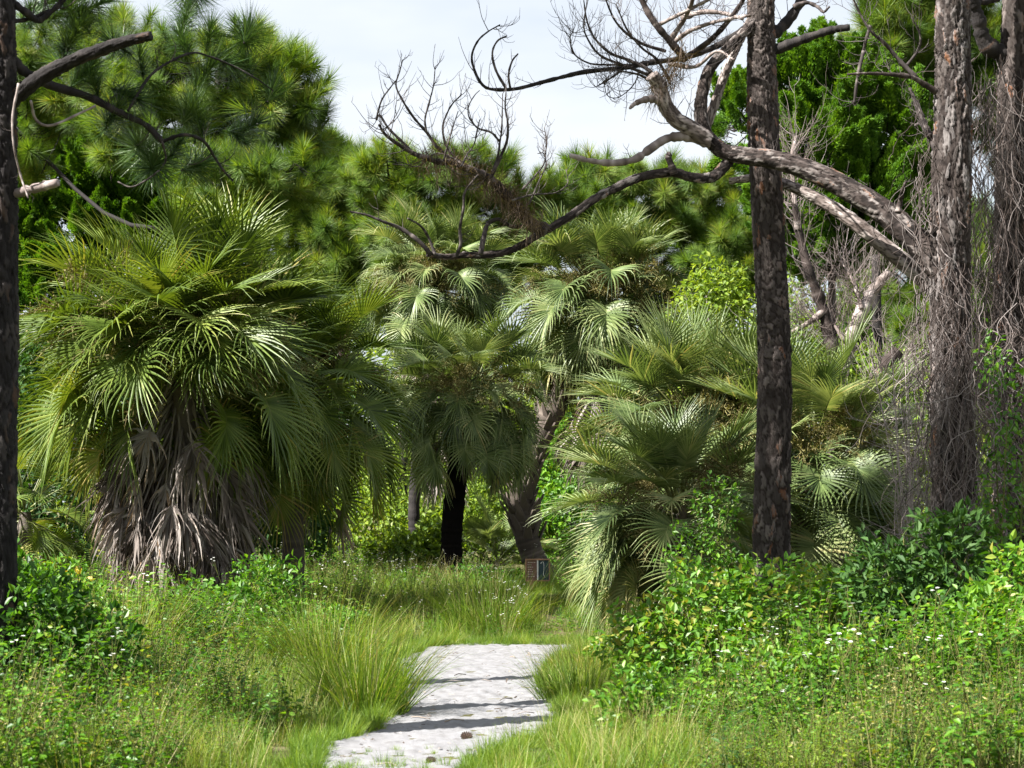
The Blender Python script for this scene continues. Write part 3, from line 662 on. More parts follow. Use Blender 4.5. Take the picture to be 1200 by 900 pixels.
# ------------------------------------------------------------------ pines
def tuft_mesh(seed, mat, n=300, L=.25):
    r = np.random.RandomState(seed); mb = MB()
    tube(mb, [[0, 0, -.16], [0, 0, .0], [0, 0, .10]], [.009, .008, .004], 3, tint=.2, m=1, cap=False)
    z = r.uniform(-.15, .10, n); a = r.rand(n) * 6.283; el = r.uniform(-.1, 1.0, n) + .45 * (z > .05)
    base = np.stack([0 * z, 0 * z, z], -1); d = np.stack([np.cos(a) * np.cos(el), np.sin(a) * np.cos(el), np.sin(el)], -1)
    blades(mb, base, d, L * r.uniform(.75, 1.15, n), 0.0085, .16, np.clip(.5 + r.randn(n) * .18, 0, 1), seg=2)
    return mb.mesh('needle_tuft', [mat, M['twig']])
TUFT = [tuft_mesh(k, M['needle']) for k in range(4)]
TUFT_D = [tuft_mesh(10 + k, M['needle_blue'], 260, .27) for k in range(4)]

def blob_points(blobs, n, r, shell=.55):
    vol = np.array([b[1][0] * b[1][1] * b[1][2] for b in blobs]) ** .75; pk = r.choice(len(blobs), n * 3, p=vol / vol.sum())
    cs = np.array([b[0] for b in blobs]); rs = np.array([b[1] for b in blobs])
    d = norm(r.randn(n * 3, 3)); q = shell + (1 - shell) * r.rand(n * 3) ** .6
    p = cs[pk] + d * rs[pk] * q[:, None] * (1 + .16 * np.sin(d[:, :1] * 5 + d[:, 2:] * 4 + pk[:, None]))
    # drop what lies deep inside another blob
    inside = np.zeros(len(p), bool)
    for c, s in zip(cs, rs): inside |= (((p - c) / s) ** 2).sum(1) < shell ** 2 * .6
    idx = np.nonzero(~inside)[0][:n]
    return p[idx], pk[idx]

def tree_limbs(root, base, trunk_p, blobs, pts, pk, r, mat, lr=.05, twig_every=1, name='limb'):
    """One limb per foliage mass, from the trunk to the mass, with twigs out to its sprays."""
    for bi, (c, s) in enumerate(blobs):
        mine = pts[pk == bi]
        if not len(mine): continue
        c = np.array(c) - base
        hz = c[2] - .45 * np.hypot(c[0], c[1]) - .3
        k = int(np.argmin(np.abs(trunk_p[:, 2] - hz))); k = min(k, len(trunk_p) - 2); a = trunk_p[k]
        m = (a + c) / 2 + np.array([0, 0, -.12 * np.linalg.norm(c - a)]) + r.randn(3) * .1
        L = resample([a, m, c, c + (c - m) * .5], 12)
        mb = MB(); tube(mb, L, np.linspace(lr, lr * .3, 12), 6, tint=.45)
        for t in mine[::twig_every]:
            t = t - base; j = 5 + int(np.argmin(((L[5:] - t) ** 2).sum(1))); s0 = L[j]
            tube(mb, [s0, s0 * .45 + t * .55 + np.array([0, 0, -.08]), t], [lr * .28, .010, .006], 3, tint=.4, cap=False)
        link(name, mb.mesh(name, mat), root)

def pine(label, base, height, tr, blobs, n, seed, tufts, group='pines with needle crowns', sc=1.0, bark='pine_dark', lean=(0, 0), upb=.5, more=420):
    r = np.random.RandomState(seed); base = np.asarray(base, float)
    root = thing('pine_tree', label, 'pine', tuple(base), group)
    top = np.array([lean[0], lean[1], height]); tp = resample([[0, 0, -.1], top * .5 + r.randn(3) * [.12, .12, 0], top], 24)
    mb = MB(); tube(mb, tp, np.linspace(tr, tr * .35, 24), 12, tint=np.concatenate([np.repeat(r.rand(24), 12), [.5, .5]]))
    link('trunk', mb.mesh('trunk', M[bark]), root)
    add_crown(root, base, tp, blobs, n, r, tufts, sc, upb, .05, more)
    return root
def add_crown(root, base, tp, blobs, n, r, tufts, sc, upb=.5, lr=.05, more=0):
    pts, pk = blob_points(blobs, n, r)
    cs = np.array([b[0] for b in blobs])[pk]; out = norm(pts - cs); out[:, 2] += upb; out = norm(out + r.randn(len(pts), 3) * .2)
    tree_limbs(root, base, tp, blobs, pts, pk, r, M['pine_dark'], lr, 1)
    for p, d in zip(pts, out):
        rot = Vector(d).to_track_quat('Z', 'Y').to_euler(); 
        link('needle_tuft', tufts[r.randint(len(tufts))], root, tuple(p - base - d * .05), rot, tuple(sc * r.uniform(.65, 1.25) * np.array([1, 1, r.uniform(.9, 1.5)])))
    if more:
        pts, pk = blob_points(blobs, more, r, .3); cs = np.array([b[0] for b in blobs])[pk]; out = norm(pts - cs); out[:, 2] += upb * .6; out = norm(out + r.randn(len(pts), 3) * .3)
        eul = [Vector(d).to_track_quat('Z', 'Y').to_euler() for d in out]
        scatter('needles', pts - base, eul, sc * r.uniform(.6, 1.15, len(pts)), r.randint(0, len(tufts), len(pts)), tufts, root)

def B(px, py, Y, rx, ry, rz=None):   # a foliage mass seen at a pixel, with radii in photo pixels
    return (tuple(P(px, py, Y)), (PX(rx, Y), PX(rz or (rx + ry) / 2, Y), PX(ry, Y)))

# large pine behind the skirted palm
b = at_ground(250, 31)
pine('big rounded pine with bright needle tufts above the skirted palm', b, 8.6, .15,
     [B(240, 90, 31.0, 105, 52), B(320, 130, 31.0, 62, 75), B(190, 150, 31.5, 90, 55), B(330, 215, 30.0, 55, 50), B(260, 215, 30.0, 70, 45), B(120, 110, 32.0, 70, 60), B(360, 170, 31.5, 32, 60), B(150, 55, 32.0, 70, 45), B(50, 70, 32.5, 60, 50), B(20, 150, 33.0, 60, 60), B(290, 60, 31.5, 60, 40)], 300, 21, TUFT, sc=1.22)
b = at_ground(400, 58)
pine('pine with yellow green tufts in the gap between the skirted palm and the pale palm', b, 11.0, .16, [B(405, 205, 58, 50, 42), B(395, 300, 58, 45, 60), B(440, 260, 58, 40, 60), B(330, 300, 58, 40, 60), B(380, 240, 59, 50, 50), B(430, 330, 58, 50, 60)], 260, 22, TUFT, sc=1.75)
b = at_ground(470, 52)
pine('rounded pine crown behind the dead curling branch ends', b, 10.2, .15, [B(455, 205, 52, 55, 40), B(540, 205, 52, 60, 42), B(590, 250, 53, 55, 50), B(480, 270, 52, 60, 50), B(640, 250, 54, 50, 45), B(500, 300, 53, 60, 50), B(580, 310, 54, 60, 50)], 300, 23, TUFT, sc=1.6)
b = at_ground(735, 56)
pine('low light green pine crown below the pale dead limb', b, 10.5, .15, [B(700, 220, 56, 60, 38), B(760, 235, 56, 70, 50), B(830, 240, 56, 60, 60), B(740, 300, 57, 90, 50), B(690, 270, 55, 55, 45), B(850, 310, 55, 60, 60)], 290, 24, TUFT, sc=1.7)
b = at_ground(1030, 42)
pine('tall soft pine crown rising behind the bright cedar', b, 12.0, .16, [B(1045, 50, 42, 55, 50), B(1000, 110, 42, 55, 45), B(1080, 120, 43, 50, 60), B(1130, 60, 43, 60, 70), B(1190, 130, 43, 50, 80), B(1060, -20, 42, 60, 40)], 250, 25, TUFT, sc=1.5)
b = at_ground(1110, 48)
pine('shaded pine mass behind the vine covered trunks', b, 8.5, .15, [B(1060, 330, 48, 60, 70), B(1150, 320, 48, 70, 90), B(1090, 420, 47, 70, 70), B(1210, 420, 48, 60, 100), B(1010, 400, 48, 50, 70)], 220, 26, TUFT, sc=1.7)

# ------------------------------------------------------------------ cedars
def spray_mesh(seed):
    r = np.random.RandomState(seed); mb = MB(); n = 850
    tube(mb, [[0, 0, -.15], [.01, 0, .15], [0, .01, .34]], [.008, .006, .002], 3, tint=.1, m=1, cap=False)
    z = r.rand(n) ** .8 * .36; a = r.rand(n) * 6.283; w = .10 * (1 - (z / .40) ** 1.5)
    rr = r.rand(n) * w; pos = np.stack([np.cos(a) * rr, np.sin(a) * rr, z], -1)
    d = np.stack([np.cos(a) * .6, np.sin(a) * .6, np.full(n, .9)], -1) + r.randn(n, 3) * .25
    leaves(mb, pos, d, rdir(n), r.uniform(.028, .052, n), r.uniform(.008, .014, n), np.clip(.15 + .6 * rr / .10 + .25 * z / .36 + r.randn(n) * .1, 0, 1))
    return mb.mesh('foliage_spray', [M['cedar'], M['twig']])
SPRAY = [spray_mesh(70 + k) for k in range(4)]
def cedar(label, base, height, blobs, n, seed, sc):
    r = np.random.RandomState(seed); base = np.asarray(base, float)
    root = thing('cedar_tree', label, 'cedar', tuple(base), 'red cedars'); tp = resample([[0, 0, -.1], [r.randn() * .1, 0, height * .5], [0, 0, height]], 20)
    mb = MB(); tube(mb, tp, np.linspace(.15, .03, 20), 10); link('trunk', mb.mesh('trunk', M['pine_bark']), root)
    pts, pk = blob_points(blobs, n, r, .5); cs = np.array([b[0] for b in blobs])[pk]
    out = norm(pts - cs); out[:, 2] += .75; out = norm(out + r.randn(len(pts), 3) * .2)
    tree_limbs(root, base, tp, blobs, pts, pk, r, M['twig'], .035, 2)
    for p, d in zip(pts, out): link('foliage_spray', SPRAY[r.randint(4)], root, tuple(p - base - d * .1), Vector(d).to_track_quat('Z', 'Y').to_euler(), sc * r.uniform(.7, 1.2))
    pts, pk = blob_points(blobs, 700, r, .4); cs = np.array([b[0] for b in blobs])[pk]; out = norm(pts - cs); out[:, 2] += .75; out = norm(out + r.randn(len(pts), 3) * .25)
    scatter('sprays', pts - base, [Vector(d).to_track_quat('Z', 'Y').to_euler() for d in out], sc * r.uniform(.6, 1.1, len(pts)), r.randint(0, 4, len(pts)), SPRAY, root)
b = at_ground(980, 33)
cedar('dense bright green cedar framed by the straight dark pine and the vine covered pine', b, 7.6,
      [B(985, 110, 33, 55, 50), B(930, 110, 33, 45, 50), B(950, 180, 32.5, 65, 55), B(1030, 170, 33, 55, 60), B(1000, 245, 32.5, 70, 55), B(940, 250, 33, 45, 50), B(870, 135, 33.5, 30, 35), B(1050, 250, 33, 40, 50), B(975, 290, 33, 45, 35)], 300, 31, 1.65)
b = at_ground(90, 36)
cedar('dark shaded cedar behind the top of the skirted palm', b, 7.2, [B(60, 200, 36, 60, 55), B(130, 210, 36, 60, 50), B(90, 280, 36, 70, 60), B(170, 260, 36, 60, 50), B(20, 280, 36, 40, 60), B(40, 360, 36, 60, 60), B(230, 250, 36.5, 50, 50)], 300, 32, 1.7)

# ------------------------------------------------------------------ shrubs
def shrub(name, label, cat, base, blobs, n, L, W, mat, seed, stems=7, group=None, up=.25, stemmat='stem', wood=.012):
    """Leaves packed towards the outside of the masses, on stems from one foot."""
    r = np.random.RandomState(seed); base = np.asarray(base, float); root = thing(name, label, cat, tuple(base), group)
    pts, pk = blob_points(blobs, n, r, .35); pts = pts - base; pts = pts[pts[:, 2] > -.02]; pk = pk[:len(pts)]; m = len(pts)
    cs = np.array([b[0] for b in blobs])[pk] - base; out = norm(pts - cs)
    d = norm(out + r.randn(m, 3) * .8 + [0, 0, -.1]); nr = norm(out * .5 + r.randn(m, 3) * .5 + [0, 0, .8])
    mb = MB(); sz = r.uniform(.55, 1.2, m)
    leaves(mb, pts, d, nr, L * sz, W * sz, np.clip(r.uniform(.1, .9, m), 0, 1))
    tag(link('foliage', mb.mesh('foliage', mat, smooth=False), root), kind='stuff')
    tgt = [np.array(b_[0]) - base for b_ in blobs]
    for k in range(stems):
        t = tgt[k % len(tgt)] + r.randn(3) * np.array(blobs[k % len(tgt)][1]) * .4; a = np.array([r.uniform(-.1, .1), r.uniform(-.1, .1), -.05])
        sb = MB(); pp = resample([a, a * .5 + t * .5 + r.randn(3) * .08, t], 9); tube(sb, pp, np.linspace(wood, wood * .35, 9), 5, tint=r.rand())
        for q in range(8):
            i = r.randint(3, 9); e = pp[i] + norm(r.randn(3) + [0, 0, .4]) * r.uniform(.12, .35) * (.5 + np.array(blobs[0][1]).mean())
            tube(sb, [pp[i], (pp[i] + e) / 2 + [0, 0, .02], e], [wood * .4, wood * .3, wood * .15], 3, tint=r.rand(), cap=False)
        link('stem', sb.mesh('stem', M[stemmat]), root)
    return root
SG = 'shrubs along the path'
def G(px, Y): return at_ground(px, Y)
shrub('shrub', 'sunlit leafy bush at the foot of the black pine trunk', 'bush', G(45, 14.2), [B(45, 740, 14.2, 76, 78), B(-20, 710, 14.5, 60, 78), B(108, 775, 14.2, 60, 62)], 4200, .08, .045, M['leaf'], 41)
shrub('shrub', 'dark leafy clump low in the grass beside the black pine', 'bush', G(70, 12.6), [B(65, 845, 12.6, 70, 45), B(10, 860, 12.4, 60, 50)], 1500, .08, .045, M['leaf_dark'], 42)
shrub('shrub', 'bright green bush growing against the trunk of the skirted palm', 'bush', G(275, 21.5), [B(255, 738, 21.5, 78, 62), B(310, 706, 21.8, 52, 60), B(205, 762, 21.3, 50, 48), B(335, 760, 21.4, 48, 55)], 4600, .085, .046, M['leaf'], 43)
shrub('shrub', 'sunlit bush at the outer edge of the drooping dark green palm', 'bush', G(340, 25), [B(320, 690, 25, 40, 40), B(395, 720, 25, 40, 40)], 1200, .07, .04, M['leaf_yellow'], 44)
shrub('shrub', 'bright bush at the foot of the shade-black palm trunk', 'bush', G(560, 33.5), [B(555, 690, 33.5, 38, 30), B(590, 690, 33.8, 30, 28), B(480, 690, 34, 30, 26)], 1500, .085, .05, M['leaf'], 45)
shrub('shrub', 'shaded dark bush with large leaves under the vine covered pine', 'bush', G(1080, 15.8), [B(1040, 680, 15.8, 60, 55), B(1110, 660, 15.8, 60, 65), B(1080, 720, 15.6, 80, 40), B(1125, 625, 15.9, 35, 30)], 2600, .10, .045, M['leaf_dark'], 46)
shrub('shrub', 'leafy sapling climbing beside the foot of the straight dark pine', 'bush', G(838, 20.3), [B(842, 590, 20.3, 30, 40), B(820, 650, 20.3, 45, 40), B(850, 690, 20.2, 50, 40)], 1700, .06, .034, M['leaf'], 47)
shrub('shrub', 'tall weedy bush in front of the straight dark pine', 'bush', G(860, 16.8), [B(830, 715, 16.8, 75, 58), B(915, 705, 16.9, 65, 58), B(765, 755, 16.6, 60, 55), B(860, 770, 16.4, 80, 50)], 4600, .08, .046, M['leaf'], 48)
shrub('shrub', 'broad sunlit weedy bush nearest the bottom corner beside the path', 'bush', G(980, 13.2), [B(900, 800, 13.3, 80, 60), B(1000, 790, 13.2, 90, 60), B(1120, 790, 13.3, 90, 60)], 3400, .06, .034, M['leaf'], 49)
shrub('shrub', 'round leafy bush close to the edge of the sand', 'bush', G(755, 13.0), [B(750, 830, 13.0, 55, 60), B(800, 860, 12.8, 55, 50)], 1600, .06, .036, M['leaf'], 50)
shrub('shrub', 'bright leafy shrub above the grey green palm', 'bush', G(840, 36), [B(840, 345, 36, 45, 45), B(870, 380, 36, 40, 50), B(815, 400, 36.5, 40, 50), B(850, 450, 36, 60, 60)], 6000, .13, .075, M['leaf_yellow'], 51, wood=.03, stemmat='twig')
for (lab, px, Y, bl, sd_, mt, n_, L_, W_) in (
        ('leafy bush under the middle of the grey palm skirt', 175, 22.5, [B(165, 735, 22.5, 45, 42), B(130, 760, 22.3, 40, 36), B(215, 770, 22.2, 30, 30)], 61, 'leaf', 2400, .08, .042),
        ('tall sunlit bush between the black pine trunk and the palm skirt', 100, 18, [B(90, 725, 18, 62, 52), B(50, 700, 18.3, 48, 52), B(140, 750, 17.8, 50, 45)], 62, 'leaf', 3600, .075, .04),
        ('dark leafy bush in the shade of the drooping green palm beside the sand', 405, 20, [B(395, 745, 20, 45, 38), B(430, 770, 19.8, 30, 28)], 63, 'leaf', 1500, .07, .036),
        ('low bush of broad leaves in front of the low palm', 720, 18.5, [B(715, 775, 18.5, 40, 34), B(760, 760, 18.6, 40, 42)], 64, 'leaf', 1500, .08, .042),
        ('pale green bush on the sunlit slope at the picture edge', 1170, 14.5, [B(1165, 735, 14.5, 65, 55), B(1205, 695, 14.8, 55, 65), B(1120, 770, 14.3, 60, 45)], 65, 'leaf', 2800, .085, .045),
        ('bright weedy bush between the straight pine and the dark bush', 970, 17.5, [B(965, 705, 17.5, 50, 45), B(1000, 735, 17.2, 40, 36)], 66, 'leaf_yellow', 1500, .07, .035)):
    shrub('shrub', lab, 'bush', G(px, Y), bl, n_, L_, W_, M[mt], sd_)
for (lab, px, Y, bl, sd_, mt) in (
        ('low yellow green thicket at the foot of the tall pale palm', 480, 41, [B(482, 665, 41, 40, 42), B(505, 650, 41.5, 22, 40), B(450, 670, 41, 30, 36)], 60, 'leaf_yellow'),
        ('yellow green thicket seen between the hanging fronds and the shade-black trunk', 470, 50, [B(430, 620, 50, 70, 60), B(490, 630, 50, 60, 60), B(450, 680, 49, 80, 40), B(420, 560, 51, 60, 60)], 52, 'leaf_yellow'),
        ('yellow green thicket glowing behind the small palmetto', 580, 51, [B(560, 600, 51, 55, 60), B(610, 620, 51, 50, 60), B(590, 560, 52, 60, 50)], 53, 'leaf_yellow'),
        ('leafy thicket behind the low palm at the end of the path', 680, 50, [B(660, 610, 50, 60, 60), B(720, 580, 50, 70, 70), B(650, 540, 52, 60, 60)], 54, 'leaf'),
        ('tall green thicket behind the low bushy palm', 980, 40, [B(930, 420, 40, 60, 70), B(1000, 470, 40, 70, 80), B(1060, 500, 40, 60, 90), B(950, 340, 41, 50, 60)], 55, 'leaf_yellow'),
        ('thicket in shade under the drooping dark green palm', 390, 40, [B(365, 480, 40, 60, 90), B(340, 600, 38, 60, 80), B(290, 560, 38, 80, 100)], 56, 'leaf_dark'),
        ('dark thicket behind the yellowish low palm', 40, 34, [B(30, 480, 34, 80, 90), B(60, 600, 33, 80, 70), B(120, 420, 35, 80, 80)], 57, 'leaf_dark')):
    shrub('thicket', lab, 'thicket', G(px, Y), bl, 6500, .17, .10, M[mt], sd_, group='thickets closing the clearing', wood=.03, stemmat='twig')
shrub('climbing_vine', 'green leafed vine hanging among dead stems at the picture edge', 'vine', G(1180, 18.5), [B(1185, 480, 18.5, 25, 70), B(1175, 570, 18.5, 30, 60), B(1195, 640, 18.5, 40, 50), B(1160, 420, 18.8, 18, 40)], 900, .07, .045, M['leaf'], 58)
yb = shrub('weed', 'small weed with yellowed leaves beside the grey palm skirt', 'weed', G(88, 23), [B(88, 688, 23, 20, 20)], 60, .12, .07, M['yellow_leaf'], 59, stems=3)

# distant wood that closes the view between the trunks
def wood():
    r = np.random.RandomState(77); mb = MB()
    for k in range(60):
        Y = r.uniform(60, 85); px = r.uniform(-150, 1350); hgt = r.uniform(5.5, 9.5); c = at_ground(px, Y)
        for q in range(6):
            cc = c + np.array([r.uniform(-1.6, 1.6), r.uniform(-1, 1), hgt * (q + .5) / 6]); n = 300
            d = norm(r.randn(n, 3)); pos = cc + d * np.array([1.8, 1.5, 1.2]) * r.uniform(.5, 1, n)[:, None]
            leaves(mb, pos, rdir(n), d + [0, 0, .6] + r.randn(n, 3) * .4, r.uniform(.2, .4, n), r.uniform(.12, .22, n), np.clip(r.uniform(.1, .9) + r.randn(n) * .2, 0, 1))
    tag(link('distant_wood', mb.mesh('distant_wood', M['leaf_yellow'], smooth=False)), kind='stuff')
wood()

# ------------------------------------------------------------------ near pines: left black trunk, straight trunk, vine covered trunk
def px_path(pts, Y0, Y1=None, jit=0.0, seed=0):
    """Branch traced in the photo: each point at its own distance, changing evenly from Y0 to Y1."""
    r = np.random.RandomState(seed); Y1 = Y0 if Y1 is None else Y1; n = len(pts)
    return np.array([P(x, y, Y0 + (Y1 - Y0) * k / max(1, n - 1) + jit * r.randn()) for k, (x, y) in enumerate(pts)])

def twiglets(mb, pts, r, n, Lr, rad, curl=.5, up=.5, lo=.2, tint=(.2, .9), depth=1):
    """Thin dead side twigs that curl upward at their ends."""
    t = norm(np.gradient(pts, axis=0)); m = len(pts)
    for k in range(n):
        i = min(m - 1, int(r.uniform(lo, 1) * m)); d = norm(np.cross(t[i], r.randn(3)) * .9 + t[i] * .5 + np.array([0, -.1, up * .4])); L = r.uniform(*Lr); p = pts[i]; q = [p]
        for s in range(7):
            p = p + d * L / 7; q.append(p); d = norm(d + np.array([0, 0, curl * .3]) + r.randn(3) * .10)
        q = np.array(q); tube(mb, q, np.linspace(rad, rad * .35, 8), 3, tint=r.uniform(*tint), cap=False)
        if depth: twiglets(mb, q, r, r.randint(1, 4), (Lr[0] * .35, Lr[1] * .45), rad * .6, curl, up, .3, tint, depth - 1)

def branch(root, base, pts, Y0, Y1, r0, r1, mat, seed, tw=0, twL=(.15, .5), twr=.006, name='branch', plated=False, curl=.5, up=.5, plates=0, platemat=None, lo=.2, jit=.04, twmat='twig'):
    r = np.random.RandomState(seed); w = px_path(pts, Y0, Y1, jit, seed) - base; n = max(8, 5 * len(pts)); p = resample(w, n)
    if plated:
        me, pp, rr = plated_trunk(w, np.linspace(r0, r1, 6), M[mat], cell=.04, depth=.008, ku=44, step=.02, aspect=3.2, seed=seed, name=name)
    else:
        mb = MB(); rad = np.linspace(r0, r1, n) * (1 + .10 * r.randn(n)); tube(mb, p, rad, 8, tint=np.concatenate([np.repeat(np.clip(.45 + .25 * r.randn(n), 0, 1), 8), [.7, .7]])); me = mb.mesh(name, M[mat]); pp, rr = p, rad
    o = link(name, me, root)
    if tw:
        mb = MB(); twiglets(mb, p, r, tw, twL, twr, curl, up, lo); t = link('twigs', mb.mesh('twigs', M[twmat]), o); t['kind'] = 'stuff'
    if plates: add_plates(o, pp, rr, plates, platemat or M[mat], .035, seed)
    return o

def sky_crown(root, base, tp, c, s, n, seed, sc=1.7):
    """The tree's own crown, above the frame."""
    r = np.random.RandomState(seed); blobs = []
    for k in range(7):
        a = k * 2.4; q = .55 * math.sqrt(k / 6)
        blobs.append((tuple(np.array(c) + np.array([math.cos(a) * s[0] * q, math.sin(a) * s[1] * q, r.uniform(-.5, .5) * s[2]])), (s[0] * .42, s[1] * .42, s[2] * .5)))
    add_crown(root, base, tp, blobs, n, r, TUFT_D, sc, .5, .06)

NG = 'near pine trunks'
# left black trunk
Yl = 14.0; bl_ = at_ground(-8, Yl)
L_root = thing('pine_tree', 'black pine trunk with a sawn stub branch, cut by the picture edge', 'pine', tuple(bl_), NG)
w = np.array([bl_ - [0, 0, .1], P(-6, 500, Yl), P(-2, 200, Yl), P(-4, -60, Yl), P(-2, -500, Yl + .1), P(4, -900, Yl + .2)]) - bl_
me, pl_, rl_ = plated_trunk(w, [.175, .155, .14, .13, .11, .08], M['pine_dark'], seed=3); link('trunk', me, L_root)
add_plates(L_root, pl_, rl_, 60, M['pine_dark'], .05, 5, 0, .55)
branch(L_root, bl_, [(12, 118), (40, 96), (75, 76), (112, 60), (150, 48), (177, 42)], Yl, Yl - .3, PX(9.5, Yl), PX(5, Yl), 'pine_dark', 61, plated=True, jit=0)
branch(L_root, bl_, [(8, 62), (30, 85), (60, 100), (105, 114), (140, 132), (170, 146), (190, 166)], Yl, Yl + .8, PX(7, Yl), PX(3.6, Yl), 'pine_dark', 62, tw=4, twL=(.1, .35), lo=.5)
branch(L_root, bl_, [(190, 166), (194, 188), (180, 205), (155, 219), (138, 213)], Yl + .8, Yl + .7, PX(1.6, Yl), PX(.8, Yl), 'twig', 63)
branch(L_root, bl_, [(190, 166), (215, 158), (238, 165), (252, 185), (262, 200), (273, 212)], Yl + .8, Yl + 1.2, PX(2.8, Yl), PX(1.1, Yl), 'pine_dark', 64, tw=3, twL=(.1, .3))
branch(L_root, bl_, [(150, 130), (175, 90), (200, 72), (225, 62), (245, 66), (275, 78), (300, 92), (320, 106)], Yl + .5, Yl + 1.4, PX(2.1, Yl), PX(.8, Yl), 'pine_dark', 65, tw=4, twL=(.1, .3))
branch(L_root, bl_, [(10, 229), (40, 221), (68, 214)], Yl, Yl - .15, PX(6.5, Yl), PX(4.5, Yl), 'dead_wood', 66, jit=0)
branch(L_root, bl_, [(22, 98), (15, 135), (16, 170), (24, 205), (33, 232)], Yl - .2, Yl - .2, PX(1.7, Yl), PX(1.0, Yl), 'dead_wood', 67, tw=3, twL=(.05, .2), twr=.004)
branch(L_root, bl_, [(36, 118), (42, 140), (60, 147), (95, 132), (112, 124)], Yl, Yl + .3, PX(1.8, Yl), PX(1.3, Yl), 'dead_wood', 68)
branch(L_root, bl_, [(14, 3), (30, 14), (45, 24), (62, 12), (80, -6)], Yl, Yl + .3, PX(5, Yl), PX(3, Yl), 'pine_dark', 69, tw=6, twL=(.1, .4))
branch(L_root, bl_, [(15, 25), (35, 22), (58, 12)], Yl, Yl + .3, PX(3, Yl), PX(2, Yl), 'pine_dark', 70, tw=4, twL=(.1, .4))
r_ = np.random.RandomState(5)
for (x, y, Y) in ([(60 + 12 * k, 5 + 8 * (k % 4) + r_.randint(-6, 6), Yl + .6) for k in range(5)] + [(35, 18, Yl + .4), (88, 40, Yl + .5), (75, 60, Yl + .6), (222, 5, Yl + 1.5), (226, -12, Yl + 1.5), (215, 30, Yl + 1.4), (245, 42, Yl + 1.4), (290, 40, Yl + 1.5), (262, 72, Yl + 1.4), (240, 88, Yl + 1.3), (215, 50, Yl + 1.2), (290, 75, Yl + 1.5), (318, 108, Yl + 1.5), (222, 130, Yl + 1.2), (233, 143, Yl + 1.2), (165, 175, Yl + 1), (180, 195, Yl + .9), (205, 175, Yl + 1), (228, 195, Yl + 1.3), (278, 160, Yl + 1.5), (290, 150, Yl + 1.6), (150, 112, Yl + .6), (130, 140, Yl + .6), (110, 100, Yl + .5), (95, 90, Yl + .5), (165, 75, Yl + .8), (140, 55, Yl + .9)]):
    p = P(x, y, Y) - bl_; d = norm(r_.randn(3) * .6 + np.array([.4, -.2, .5]))
    link('needle_tuft', TUFT_D[r_.randint(4)], L_root, tuple(p), Vector(d).to_track_quat('Z', 'Y').to_euler(), r_.uniform(.75, 1.05))
sky_crown(L_root, bl_, pl_, P(0, -900, Yl) , (2.2, 2.2, 1.6), 110, 91)

# straight dark trunk
Ym = 21.0; bm0 = at_ground(903, Ym)
M_root = thing('pine_tree', 'straight dark pine trunk standing alone before the low palms', 'pine', tuple(bm0), NG)
w = np.array([bm0 - [0, 0, .1], P(903, 660, Ym), P(908, 450, Ym), P(902, 300, Ym), P(893, 100, Ym), P(891, -60, Ym), P(888, -500, Ym), P(880, -900, Ym)]) - bm0
me, pm_, rm_ = plated_trunk(w, [PX(27, Ym), PX(20.5, Ym), PX(20, Ym), PX(18.5, Ym), PX(16.5, Ym), PX(15.5, Ym), PX(14, Ym), PX(8, Ym)], M['pine_bark'], seed=4); link('trunk', me, M_root)
add_plates(M_root, pm_, rm_, 150, M['pine_bark'], .055, 6, 0, .55)
branch(M_root, bm0, [(905, 60), (925, 52), (950, 43), (975, 35), (996, 32)], Ym, Ym - .2, PX(7, Ym), PX(4, Ym), 'pine_dark', 71, jit=0)
branch(M_root, bm0, [(898, 45), (918, 30), (935, 8), (950, -20)], Ym, Ym + .3, PX(8, Ym), PX(5, Ym), 'pine_dark', 72, tw=5, twL=(.15, .4))
branch(M_root, bm0, [(930, 8), (945, 3), (958, 8), (965, 14), (972, 8)], Ym, Ym - .2, PX(3, Ym), PX(1.2, Ym), 'twig', 73, tw=5, twL=(.1, .25), twr=.005)
branch(M_root, bm0, [(893, 12), (877, 30), (855, 45), (833, 57), (800, 68), (765, 73), (733, 79), (687, 84), (660, 90), (633, 97), (605, 104), (580, 105), (566, 100), (556, 82), (553, 65), (560, 48), (572, 37), (586, 29)], Ym, Ym - 1.0, PX(4.2, Ym), PX(.7, Ym), 'pine_dark', 74, tw=12, twL=(.15, .5), twr=.0055, lo=.45)
branch(M_root, bm0, [(593, 104), (581, 82), (577, 62), (583, 48), (594, 42)], Ym - .9, Ym - .95, PX(1.6, Ym), PX(.9, Ym), 'twig', 75, tw=3, twL=(.08, .2), twr=.004)
branch(M_root, bm0, [(598, 104), (596, 88), (600, 72), (607, 63)], Ym - .9, Ym - .8, PX(1.5, Ym), PX(.8, Ym), 'twig', 76, tw=3, twL=(.08, .2), twr=.004)
sky_crown(M_root, bm0, pm_, P(880, -760, Ym), (2.0, 2.0, 1.5), 90, 92)

